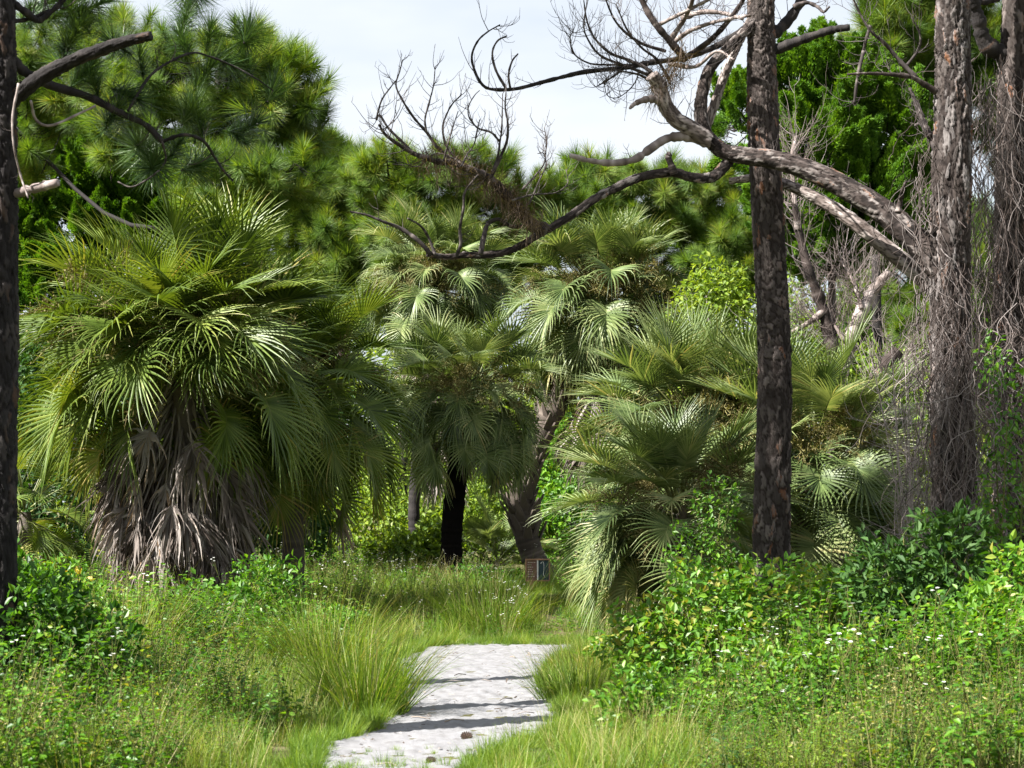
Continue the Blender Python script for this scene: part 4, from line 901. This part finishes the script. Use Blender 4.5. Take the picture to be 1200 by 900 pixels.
# vine covered pine with the great broken limb
Yr = 20.0; br0 = at_ground(1122, Yr)
R_root = thing('pine_tree', 'vine covered pine with a pale flaking trunk and a long bare limb over the path', 'pine', tuple(br0), NG)
w = np.array([br0 - [0, 0, .1], P(1120, 600, Yr), P(1115, 450, Yr), P(1113, 300, Yr), P(1117, 130, Yr), P(1116, 0, Yr), P(1114, -200, Yr), P(1108, -600, Yr)]) - br0
me, pr_, rr_ = plated_trunk(w, [PX(29, Yr), PX(26, Yr), PX(24, Yr), PX(23, Yr), PX(20, Yr), PX(19, Yr), PX(17, Yr), PX(10, Yr)], M['pale_bark'], cell=.055, depth=.022, aspect=5.5, seed=7); link('trunk', me, R_root)
add_plates(R_root, pr_, rr_, 190, M['pale_bark'], .06, 8, 0, .72)
main = branch(R_root, br0, [(1105, 318), (1085, 295), (1060, 270), (1035, 248), (1005, 229), (975, 212), (940, 197), (905, 187), (875, 183), (850, 178), (835, 168)], Yr, Yr + .6, PX(17, Yr), PX(9, Yr), 'limb', 80, name='limb', plated=True, plates=70, jit=0, tw=10, twL=(.1, .4))
branch(R_root, br0, [(840, 172), (826, 155), (821, 130), (824, 105), (832, 80), (850, 60), (868, 42), (885, 25)], Yr + .6, Yr + .9, PX(8.5, Yr), PX(5, Yr), 'limb', 81, name='limb', plated=True, plates=20, tw=4, twL=(.2, .5), jit=0)
branch(R_root, br0, [(856, 186), (846, 198), (833, 208), (812, 208), (785, 202), (750, 208), (722, 220), (700, 231), (667, 254), (633, 274), (600, 293), (570, 299), (545, 299), (520, 301), (500, 298)], Yr + .6, Yr - .9, PX(6.6, Yr), PX(2.6, Yr), 'limb', 82, name='limb', plated=True, jit=0)
branch(R_root, br0, [(790, 204), (787, 195), (783, 183), (786, 180)], Yr + .1, Yr + .05, PX(5, Yr), PX(3, Yr), 'limb', 83, jit=0)
branch(R_root, br0, [(505, 298), (490, 282), (470, 268), (450, 260), (430, 252), (410, 248)], Yr - .9, Yr - 1.1, PX(3, Yr), PX(1, Yr), 'twig', 84, tw=4, twL=(.1, .3), twr=.005)
branch(R_root, br0, [(510, 300), (503, 280), (493, 265), (478, 256)], Yr - .9, Yr - 1.2, PX(2, Yr), PX(1, Yr), 'twig', 85)
branch(R_root, br0, [(535, 300), (540, 285), (539, 268), (543, 245), (545, 225), (560, 205)], Yr - .9, Yr - 1.2, PX(2.2, Yr), PX(1, Yr), 'twig', 86, tw=3, twL=(.1, .3), twr=.005)
branch(R_root, br0, [(563, 298), (567, 278), (572, 262), (585, 257), (598, 265), (612, 265)], Yr - .8, Yr - .6, PX(3, Yr), PX(2, Yr), 'twig', 87)
# the up-curling forked end
branch(R_root, br0, [(640, 270), (622, 262), (605, 242), (590, 225), (577, 212), (565, 205), (553, 200), (533, 191), (515, 190), (500, 185), (485, 180), (468, 170), (452, 158), (444, 146)], Yr - .6, Yr - 1.3, PX(7.5, Yr), PX(1.3, Yr), 'limb', 88, name='limb', tw=26, twL=(.2, .65), twr=.006, lo=.35)
for k, (pts, a, b_) in enumerate([
        ([(575, 208), (586, 185), (594, 165), (595, 145), (592, 125), (593, 108)], 3.2, 1.2), ([(575, 207), (583, 185), (586, 165), (588, 150), (589, 110)], 2.6, 1),
        ([(553, 200), (540, 190), (525, 175), (519, 155), (521, 140), (530, 122), (541, 111)], 3.2, 1), ([(533, 191), (512, 172), (500, 155), (485, 138), (472, 118), (464, 100), (468, 85), (472, 70)], 3.2, 1),
        ([(485, 180), (470, 165), (455, 150), (445, 135), (441, 140), (447, 118), (458, 102), (466, 92)], 2.8, 1), ([(500, 155), (498, 140), (503, 120), (508, 100), (510, 78)], 2, .9),
        ([(585, 165), (575, 155), (560, 150), (550, 138), (549, 125), (556, 112), (562, 106)], 2, .8), ([(545, 195), (530, 185), (510, 180), (490, 195), (470, 190)], 2, .9),
        ([(620, 240), (635, 205), (640, 195), (637, 180), (630, 180)], 1.6, .8), ([(612, 222), (628, 205), (638, 190), (640, 165), (638, 150)], 1.8, .8), ([(600, 235), (625, 228), (650, 226), (665, 215), (663, 198)], 1.8, .8),
        ([(540, 195), (548, 180), (556, 168), (562, 140)], 1.8, .8), ([(520, 188), (526, 165), (532, 145), (537, 130)], 1.8, .8)]):
    branch(R_root, br0, pts, Yr - .8 - .04 * k, Yr - 1.2 + .12 * (k % 4), PX(a * .66, Yr), PX(b_ * .55, Yr), 'twig', 100 + k, tw=13, twL=(.08, .3), twr=.0045, lo=.15)
def hanging_needles(pts, Y, n, seed):
    r = np.random.RandomState(seed); w = resample(px_path(pts, Y) - br0, 40); i = r.randint(0, 40, n); mb = MB()
    blades(mb, w[i] + r.randn(n, 3) * [.05, .06, .06], np.stack([r.randn(n) * .5, r.randn(n) * .5, r.uniform(-1.2, .6, n)], -1), r.uniform(.12, .34, n), .007, .12, r.rand(n), seg=3)
    link('dead_needles', mb.mesh('dead_needles', M['dead_needle']), R_root)['kind'] = 'stuff'
M['dead_needle'] = foliage_mat('dead_pine_needles', [(0, (.05, .033, .022)), (.5, (.11, .078, .055)), (1, (.19, .145, .11))], .7, .15, .2)
hanging_needles([(630, 262), (612, 245), (595, 228), (577, 212), (556, 202)], Yr - .75, 900, 3)
hanging_needles([(548, 198), (520, 190), (495, 184)], Yr - 1.0, 350, 4)
hanging_needles([(800, 60), (790, 85), (775, 98), (770, 112)], Yr + .3, 500, 5)
# pale broken limbs
branch(R_root, br0, [(1092, 335), (1065, 312), (1035, 288), (1005, 264), (975, 243), (945, 226), (920, 216), (900, 210), (880, 209), (855, 212)], Yr + .6, Yr + 1.4, PX(11, Yr), PX(4, Yr), 'dead_wood', 120, name='limb', plated=True, jit=0)
branch(R_root, br0, [(838, 172), (820, 163), (800, 160), (780, 163), (760, 176), (743, 187), (717, 191), (690, 188), (668, 182)], Yr + .6, Yr, PX(7, Yr), PX(3, Yr), 'dead_wood', 121, tw=3, twL=(.1, .25), jit=0)
branch(R_root, br0, [(830, 165), (808, 150), (790, 138), (778, 120), (772, 100), (764, 88)], Yr + .5, Yr + .2, PX(11, Yr), PX(8, Yr), 'dead_wood', 122, name='limb', plated=True, tw=12, twL=(.15, .4), jit=0)
branch(R_root, br0, [(775, 118), (760, 116), (745, 121), (738, 127)], Yr + .3, Yr + .1, PX(6, Yr), PX(1.5, Yr), 'dead_wood', 123, jit=0)
branch(R_root, br0, [(820, 165), (838, 120), (850, 85), (866, 50), (880, 20)], Yr + 1.0, Yr + 1.2, PX(6, Yr), PX(4, Yr), 'dead_wood', 124, name='limb', plated=True, tw=10, twL=(.15, .4), jit=0)
for k, (pts, a, b_, mt) in enumerate([
        ([(800, 66), (785, 48), (768, 28), (757, 10), (748, -10)], 7, 5, 'limb'), ([(772, 100), (760, 82), (735, 70), (715, 62), (697, 45), (688, 25), (684, 0)], 4, 1.3, 'twig'),
        ([(765, 90), (735, 78), (705, 66), (690, 48), (684, 28), (690, -5)], 3, 1, 'twig'), ([(740, 76), (715, 76), (690, 74), (672, 62), (668, 45), (672, 36)], 2, .9, 'twig'),
        ([(780, 60), (750, 50), (725, 30), (712, 5), (708, -15)], 3, 1.2, 'twig'), ([(785, 95), (770, 70), (752, 56), (735, 35), (722, 5)], 3, 1.2, 'twig'),
        ([(800, 66), (790, 52), (805, 38), (830, 28), (855, 22), (880, 18)], 5, 3, 'dead_wood'), ([(800, 20), (825, 14), (850, 16), (870, 22)], 5, 3, 'dead_wood'),
        ([(785, 48), (800, 25), (810, 5), (815, -20)], 5, 4, 'dead_wood'), ([(770, 30), (790, 20), (820, 5), (845, -8)], 4, 3, 'dead_wood'),
        ([(733, 79), (718, 90), (705, 98), (698, 102)], 2.5, 1, 'twig'), ([(768, 100), (750, 88), (720, 82)], 3, 1.5, 'twig'), ([(750, 82), (742, 100), (725, 114), (712, 112), (708, 98)], 1.2, .7, 'twig'),
        ([(800, 70), (815, 60), (840, 40), (866, 8), (875, -10)], 6, 4, 'limb'), ([(785, 75), (815, 78), (840, 60), (860, 70)], 4, 2, 'dead_wood')]):
    branch(R_root, br0, pts, Yr + .4 + .05 * k, Yr + .2 - .1 * (k % 5), PX(a * .72, Yr), PX(b_ * .6, Yr), mt, 130 + k, tw=22, twL=(.12, .5), twr=.0045, lo=.05)
# twiggy branch toward the cedar
for k, (pts, a, b_) in enumerate([
        ([(1098, 108), (1082, 98), (1067, 90), (1040, 87), (1015, 86), (993, 87)], 4, 1.3), ([(1075, 92), (1055, 72), (1038, 52), (1022, 38), (1010, 20), (998, -5)], 3, 1),
        ([(1060, 80), (1076, 58), (1078, 40), (1068, 20)], 2, .8), ([(1012, 60), (1005, 90), (1001, 123)], 2.4, 1.5), ([(1020, 30), (1014, 50), (1010, 70)], 2, 1.5), ([(1100, 178), (1085, 150), (1075, 125), (1066, 103)], 6, 2),
        ([(1090, 160), (1080, 145), (1073, 147)], 4, 2)]):
    branch(R_root, br0, pts, Yr, Yr - .4 + .15 * k, PX(a, Yr), PX(b_, Yr), 'twig' if k else 'limb', 150 + k, tw=10, twL=(.15, .5), twr=.0045, lo=.2)
branch(R_root, br0, [(1052, 250), (1055, 235), (1058, 222), (1062, 212)], Yr - .1, Yr - .3, PX(4, Yr), PX(1.5, Yr), 'limb', 160, tw=3, twL=(.1, .2))
sky_crown(R_root, br0, pr_, P(1100, -700, Yr), (1.6, 1.6, 1.2), 60, 93)

# vine draped trunk at the edge
Ye = 20.8; be0 = at_ground(1192, Ye)
E_root = thing('pine_tree', 'second vine draped pine trunk at the picture edge, dark stump beside it', 'pine', tuple(be0), NG)
w = np.array([be0 - [0, 0, .1], P(1190, 560, Ye), P(1188, 350, Ye), P(1192, 150, Ye), P(1196, -60, Ye), P(1200, -400, Ye)]) - be0
me, pe_, re_ = plated_trunk(w, [PX(26, Ye), PX(25, Ye), PX(24, Ye), PX(22, Ye), PX(20, Ye), PX(14, Ye)], M['pine_bark'], cell=.06, depth=.02, seed=9); link('trunk', me, E_root)
add_plates(E_root, pe_, re_, 60, M['pine_bark'], .06, 11, 0, .7)
branch(E_root, be0, [(1180, 64), (1163, 58), (1152, 45), (1147, 25), (1141, 5), (1135, -15)], Ye, Ye - .3, PX(11, Ye), PX(8, Ye), 'pine_dark', 171, name='limb', jit=0)
branch(E_root, be0, [(1138, -3), (1150, 2), (1170, -2)], Ye - .2, Ye, PX(5, Ye), PX(4, Ye), 'pine_dark', 172, jit=0)

# dead vines
def vines(label, n, seed, starts, fall, Y, spread, rad=.0028, wander=.5, base=None):
    r = np.random.RandomState(seed); mb = MB()
    for k in range(n):
        x, y = starts(r); p = P(x, y, Y + r.uniform(-spread, spread)); q = [p]; L = r.uniform(*fall); d = np.array([r.randn() * .3, r.randn() * .2, -1.0])
        m = 12
        for s in range(m):
            d = norm(d + r.randn(3) * np.array([wander, wander * .5, wander * .5]) + [0, 0, -.35]); p = p + d * L / m
            if p[2] < .05: p = p + [0, 0, .05 - p[2]]
            q.append(p)
        q = resample(np.array(q), 20)
        tube(mb, q, rad * r.uniform(.6, 1.9), 3, tint=r.rand(), cap=False)
    o = thing('dead_vine', label, 'vine', tuple(base), 'dead vines on the pines')
    b = np.asarray(base); mb.v = [v - b for v in mb.v]
    link('vine_strands', mb.mesh('vine_strands', M['vine']), o)['kind'] = 'stuff'
vines('grey tangle of dead vines clinging to the pale flaking trunk', 230, 201, lambda r: (1118 + r.randn() * 15, r.uniform(300, 560)), (.5, 2.0), Yr - .34, .12, wander=.45, base=br0)
vines('curtain of dead vines hanging from the trunk at the picture edge', 560, 202, lambda r: (1170 + r.randn() * 22, r.uniform(60, 480)), (.6, 2.6), Ye - .4, .4, wander=.5, base=be0)
vines('thin grey vines trailing beside the cedar', 90, 203, lambda r: (1085 + r.randn() * 12, r.uniform(120, 420)), (.4, 1.6), Yr - .2, .3, .0035, .6, base=br0 - [.4, 0, 0])
vines('loose dead vines over the leafy climber', 110, 204, lambda r: (1175 + r.randn() * 22, r.uniform(350, 560)), (.6, 1.8), 19.0, .5, .004, .7, base=be0 + [-.1, -1.8, 0])

# ------------------------------------------------------------------ grey dead trees and brush
def snag(label, base, paths, Y, seed, tw=14, mat='dead_wood', twL=(.3, .9), name='dead_tree', cat='dead tree'):
    root = thing(name, label, cat, tuple(base), None)
    for k, (pts, a, b_) in enumerate(paths):
        branch(root, base, pts, Y, Y + .3 * (k % 3), PX(a, Y), PX(b_, Y), mat if k else 'limb', seed + k, tw=tw, twL=twL, twr=.0065, lo=.1, twmat='vine', name='trunk' if k == 0 else 'branch')
b = at_ground(985, 29)
snag('twisted grey dead tree forking behind the low bushy palm', b, [([(985, 690), (985, 520), (982, 440), (972, 395), (962, 355), (948, 318), (938, 280), (931, 240)], 11, 4), ([(982, 440), (995, 400), (1008, 368), (1022, 342), (1042, 318)], 11, 5),
     ([(935, 270), (930, 225), (928, 185), (933, 160)], 4, 2), ([(965, 365), (945, 380), (925, 390), (905, 395)], 4, 1.5), ([(990, 400), (970, 372), (955, 372)], 3, 1.2), ([(1010, 362), (1000, 330), (985, 305)], 3, 1)], 29, 210, tw=70, twL=(.3, 1.1))
b = at_ground(1010, 28)
snag('short broken grey stump leaning behind the low bushy palm', b, [([(1005, 680), (1008, 540), (1016, 470), (1030, 438), (1052, 412)], 9, 8), ([(1018, 465), (1040, 440), (1065, 438)], 3, 1)], 28, 230, tw=50)
def brush():
    b = at_ground(1070, 23); root = thing('dead_brush', 'pale tangle of dead brushwood beside the vine covered pine', 'brushwood', tuple(b)); r = np.random.RandomState(6)
    for k in range(15):
        mb = MB(); x = r.uniform(1040, 1092); t = P(x + r.randn() * 20, r.uniform(400, 560), 23 + r.randn() * .3) - b; a = np.array([r.randn() * .15, r.randn() * .15, -.05]); p = resample([a, (a + t) / 2 + r.randn(3) * .1, t], 10)
        tube(mb, p, np.linspace(.012, .004, 10), 4, tint=.8); twiglets(mb, p, r, 20, (.2, .7), .0055, .1, .2, .25, (.6, 1.0))
        link('branch', mb.mesh('branch', M['dead_wood']), root)
brush()

# two more pines stand beside the path outside the frame; their trunks throw the bars of shade over the sand
for (x, y, rr, lab, sd_) in ((-4.25, 12.5, .26, 'pine just outside the view whose trunk shades the path close by', 95), (-5.5, 15.6, .15, 'thin pine just outside the view behind the black trunk', 96)):
    b = np.array([x, y, gz((x, y))]); root = thing('pine_tree', lab, 'pine', tuple(b), NG)
    me, pp, r2 = plated_trunk(np.array([[0, 0, -.1], [.05, 0, 5], [0, .1, 11]]), [rr, rr * .9, rr * .55], M['pine_dark'], seed=sd_, step=.05, ku=32); link('trunk', me, root)
    sky_crown(root, b, pp, b + ([0, 0, 10.5] if rr > .15 else [.5, 2.2, 11.0]), (2.0, 2.0, 1.6) if rr > .15 else (1.5, 1.3, 2.6), 90, sd_)

# ------------------------------------------------------------------ grass clumps as plants of their own
def clump(label, px, Y, n, h, spread, seed, mat='grass'):
    b = at_ground(px, Y); root = thing('grass_clump', label, 'grass clump', tuple(b), 'arching grass clumps'); r = np.random.RandomState(seed)
    for (nm, k, m_, hh) in (('blades', n, M[mat], h), ('seed_stalks', n // 7, M['straw'], h * 1.2)):
        mb = MB(); a = r.rand(k) * 6.283; q = r.rand(k) ** .5 * spread; base = np.stack([np.cos(a) * q, np.sin(a) * q, np.full(k, -.03)], -1); ln = r.uniform(.1, .9, k)
        d = np.stack([np.cos(a) * ln, np.sin(a) * ln, np.ones(k)], -1) + r.randn(k, 3) * .12
        blades(mb, base, d, hh * r.uniform(.6, 1.2, k), .007 if nm == 'blades' else .004, r.uniform(.15, .45, k), r.uniform(.2, .95, k), seg=6)
        link(nm, mb.mesh(nm, m_), root)['kind'] = 'stuff'
clump('fountain of arching grass where the sand narrows', 428, 15.3, 900, .78, .32, 301)
clump('second arching grass fountain under the drooping palm', 385, 17.5, 800, .9, .32, 302)
clump('pale grass clump leaning over the sand below the low palm', 678, 16.4, 600, .48, .34, 303)
clump('dry grass clump under the tips of the low palm', 690, 18.5, 600, .5, .30, 304)
clump('soft grass hummock at the far end of the sand', 575, 25, 700, .8, .5, 305)
clump('yellow grass clump in front of the skirted palm', 150, 17, 600, .9, .30, 306)

# ------------------------------------------------------------------ sign
def sign():
    Y = 33.0; c = P(630, 668, Y); b = np.array([c[0], Y, gz(c)]); root = thing('information_sign', 'small brown framed trail sign with a dark map panel on a short post', 'sign', tuple(b), rz=.05)
    w, hh = PX(29, Y), PX(26, Y); z0 = c[2] - b[2] - hh / 2; z1 = z0 + hh; x0, x1 = -w / 2, w / 2
    wm = plain_mat('sign_frame_wood', (.30, .175, .110)); bm_ = plain_mat('sign_brown_panel', (.17, .095, .075), .5); gm = plain_mat('sign_map_panel', (.032, .055, .066), .4); wh = plain_mat('sign_white', (.72, .72, .73), .5); pm = plain_mat('sign_post_wood', (.32, .20, .11))
    def part(nm, lo, hi, m, par=root): mb = MB(); box(mb, lo, hi); return link(nm, mb.mesh(nm, m, smooth=False), par)
    t = .022
    part('frame_rail', (x0, -.03, z1 - t), (x1, .03, z1), wm); part('frame_rail', (x0, -.03, z0), (x1, .03, z0 + t), wm)
    part('frame_stile', (x0, -.028, z0 + t), (x0 + t, .028, z1 - t), wm); part('frame_stile', (x1 - t, -.028, z0 + t), (x1, .028, z1 - t), wm)
    xm = x0 + w * .5
    tx = part('text_panel', (x0 + t, -.012, z0 + t), (xm - .012, .015, z1 - t), bm_); mp = part('map_panel', (xm + .012, -.012, z0 + t), (x1 - t, .015, z1 - t), gm); part('divider', (xm - .012, -.020, z0 + t), (xm + .012, .015, z1 - t), wh)
    r = np.random.RandomState(1); mb = MB()
    for k in range(7):
        z = z1 - t - .045 - k * (hh - 2 * t - .06) / 7; x = x0 + t + .02
        for q in range(r.randint(3, 5)):
            l = r.uniform(.012, .03)
            if x + l > xm - .03: break
            box(mb, (x, -.015, z), (x + l, -.0125, z + .012)); x += l + .010
    link('lettering', mb.mesh('lettering', plain_mat('sign_letters', (.5, .42, .38), .6), smooth=False), tx)['kind'] = 'stuff'
    mb = MB(); pts = resample([(xm + .05, -.014, z1 - .08), (xm + .09, -.014, z1 - .05), (xm + .11, -.014, z1 - .12), (xm + .10, -.014, z0 + .12), (xm + .13, -.014, z0 + .06)], 14); tube(mb, pts, .004, 4)
    link('map_line', mb.mesh('map_line', wh), mp)
    part('post', (x0 + w * .25 - .035, -.02, -.1), (x0 + w * .25 + .035, .05, z0 - .002), pm)
sign()

# pine cones on the sand
def cone(label, px, py, s, seed):
    r = np.random.RandomState(seed); Y = 1.58 * F / (py - 600); p = P(px, py, Y); root = thing('pine_cone', label, 'pine cone', (p[0], p[1], gz(p) + .03), 'pine cones on the sand', rz=r.rand() * 6)
    mt = plain_mat('pine_cone_scale', (.10, .065, .05), .7); mb = MB(); zz = np.linspace(-1, 1, 8); tube(mb, np.stack([zz * s, 0 * zz, 0 * zz], -1), s * .38 * np.sqrt(np.maximum(.02, 1 - zz ** 2)), 8); link('core', mb.mesh('core', mt), root)
    mb = MB(); n = 70; x = np.linspace(-.95, .95, n); a = np.arange(n) * 2.4; q = .4 * np.sqrt(1 - x ** 2)
    pos = np.stack([x, np.cos(a) * q, np.sin(a) * q], -1) * s; d = np.stack([np.full(n, .6), np.cos(a), np.sin(a)], -1); leaves(mb, pos, d, np.stack([np.ones(n), 0 * a, 0 * a], -1), s * .5, s * .36, r.rand(n)); link('scales', mb.mesh('scales', mt, smooth=False), root)['kind'] = 'stuff'
cone('dark pine cone lying on the shaded band of sand', 548, 861, .042, 1)
cone('small half buried cone at the grassy front edge of the sand', 506, 889, .032, 2)
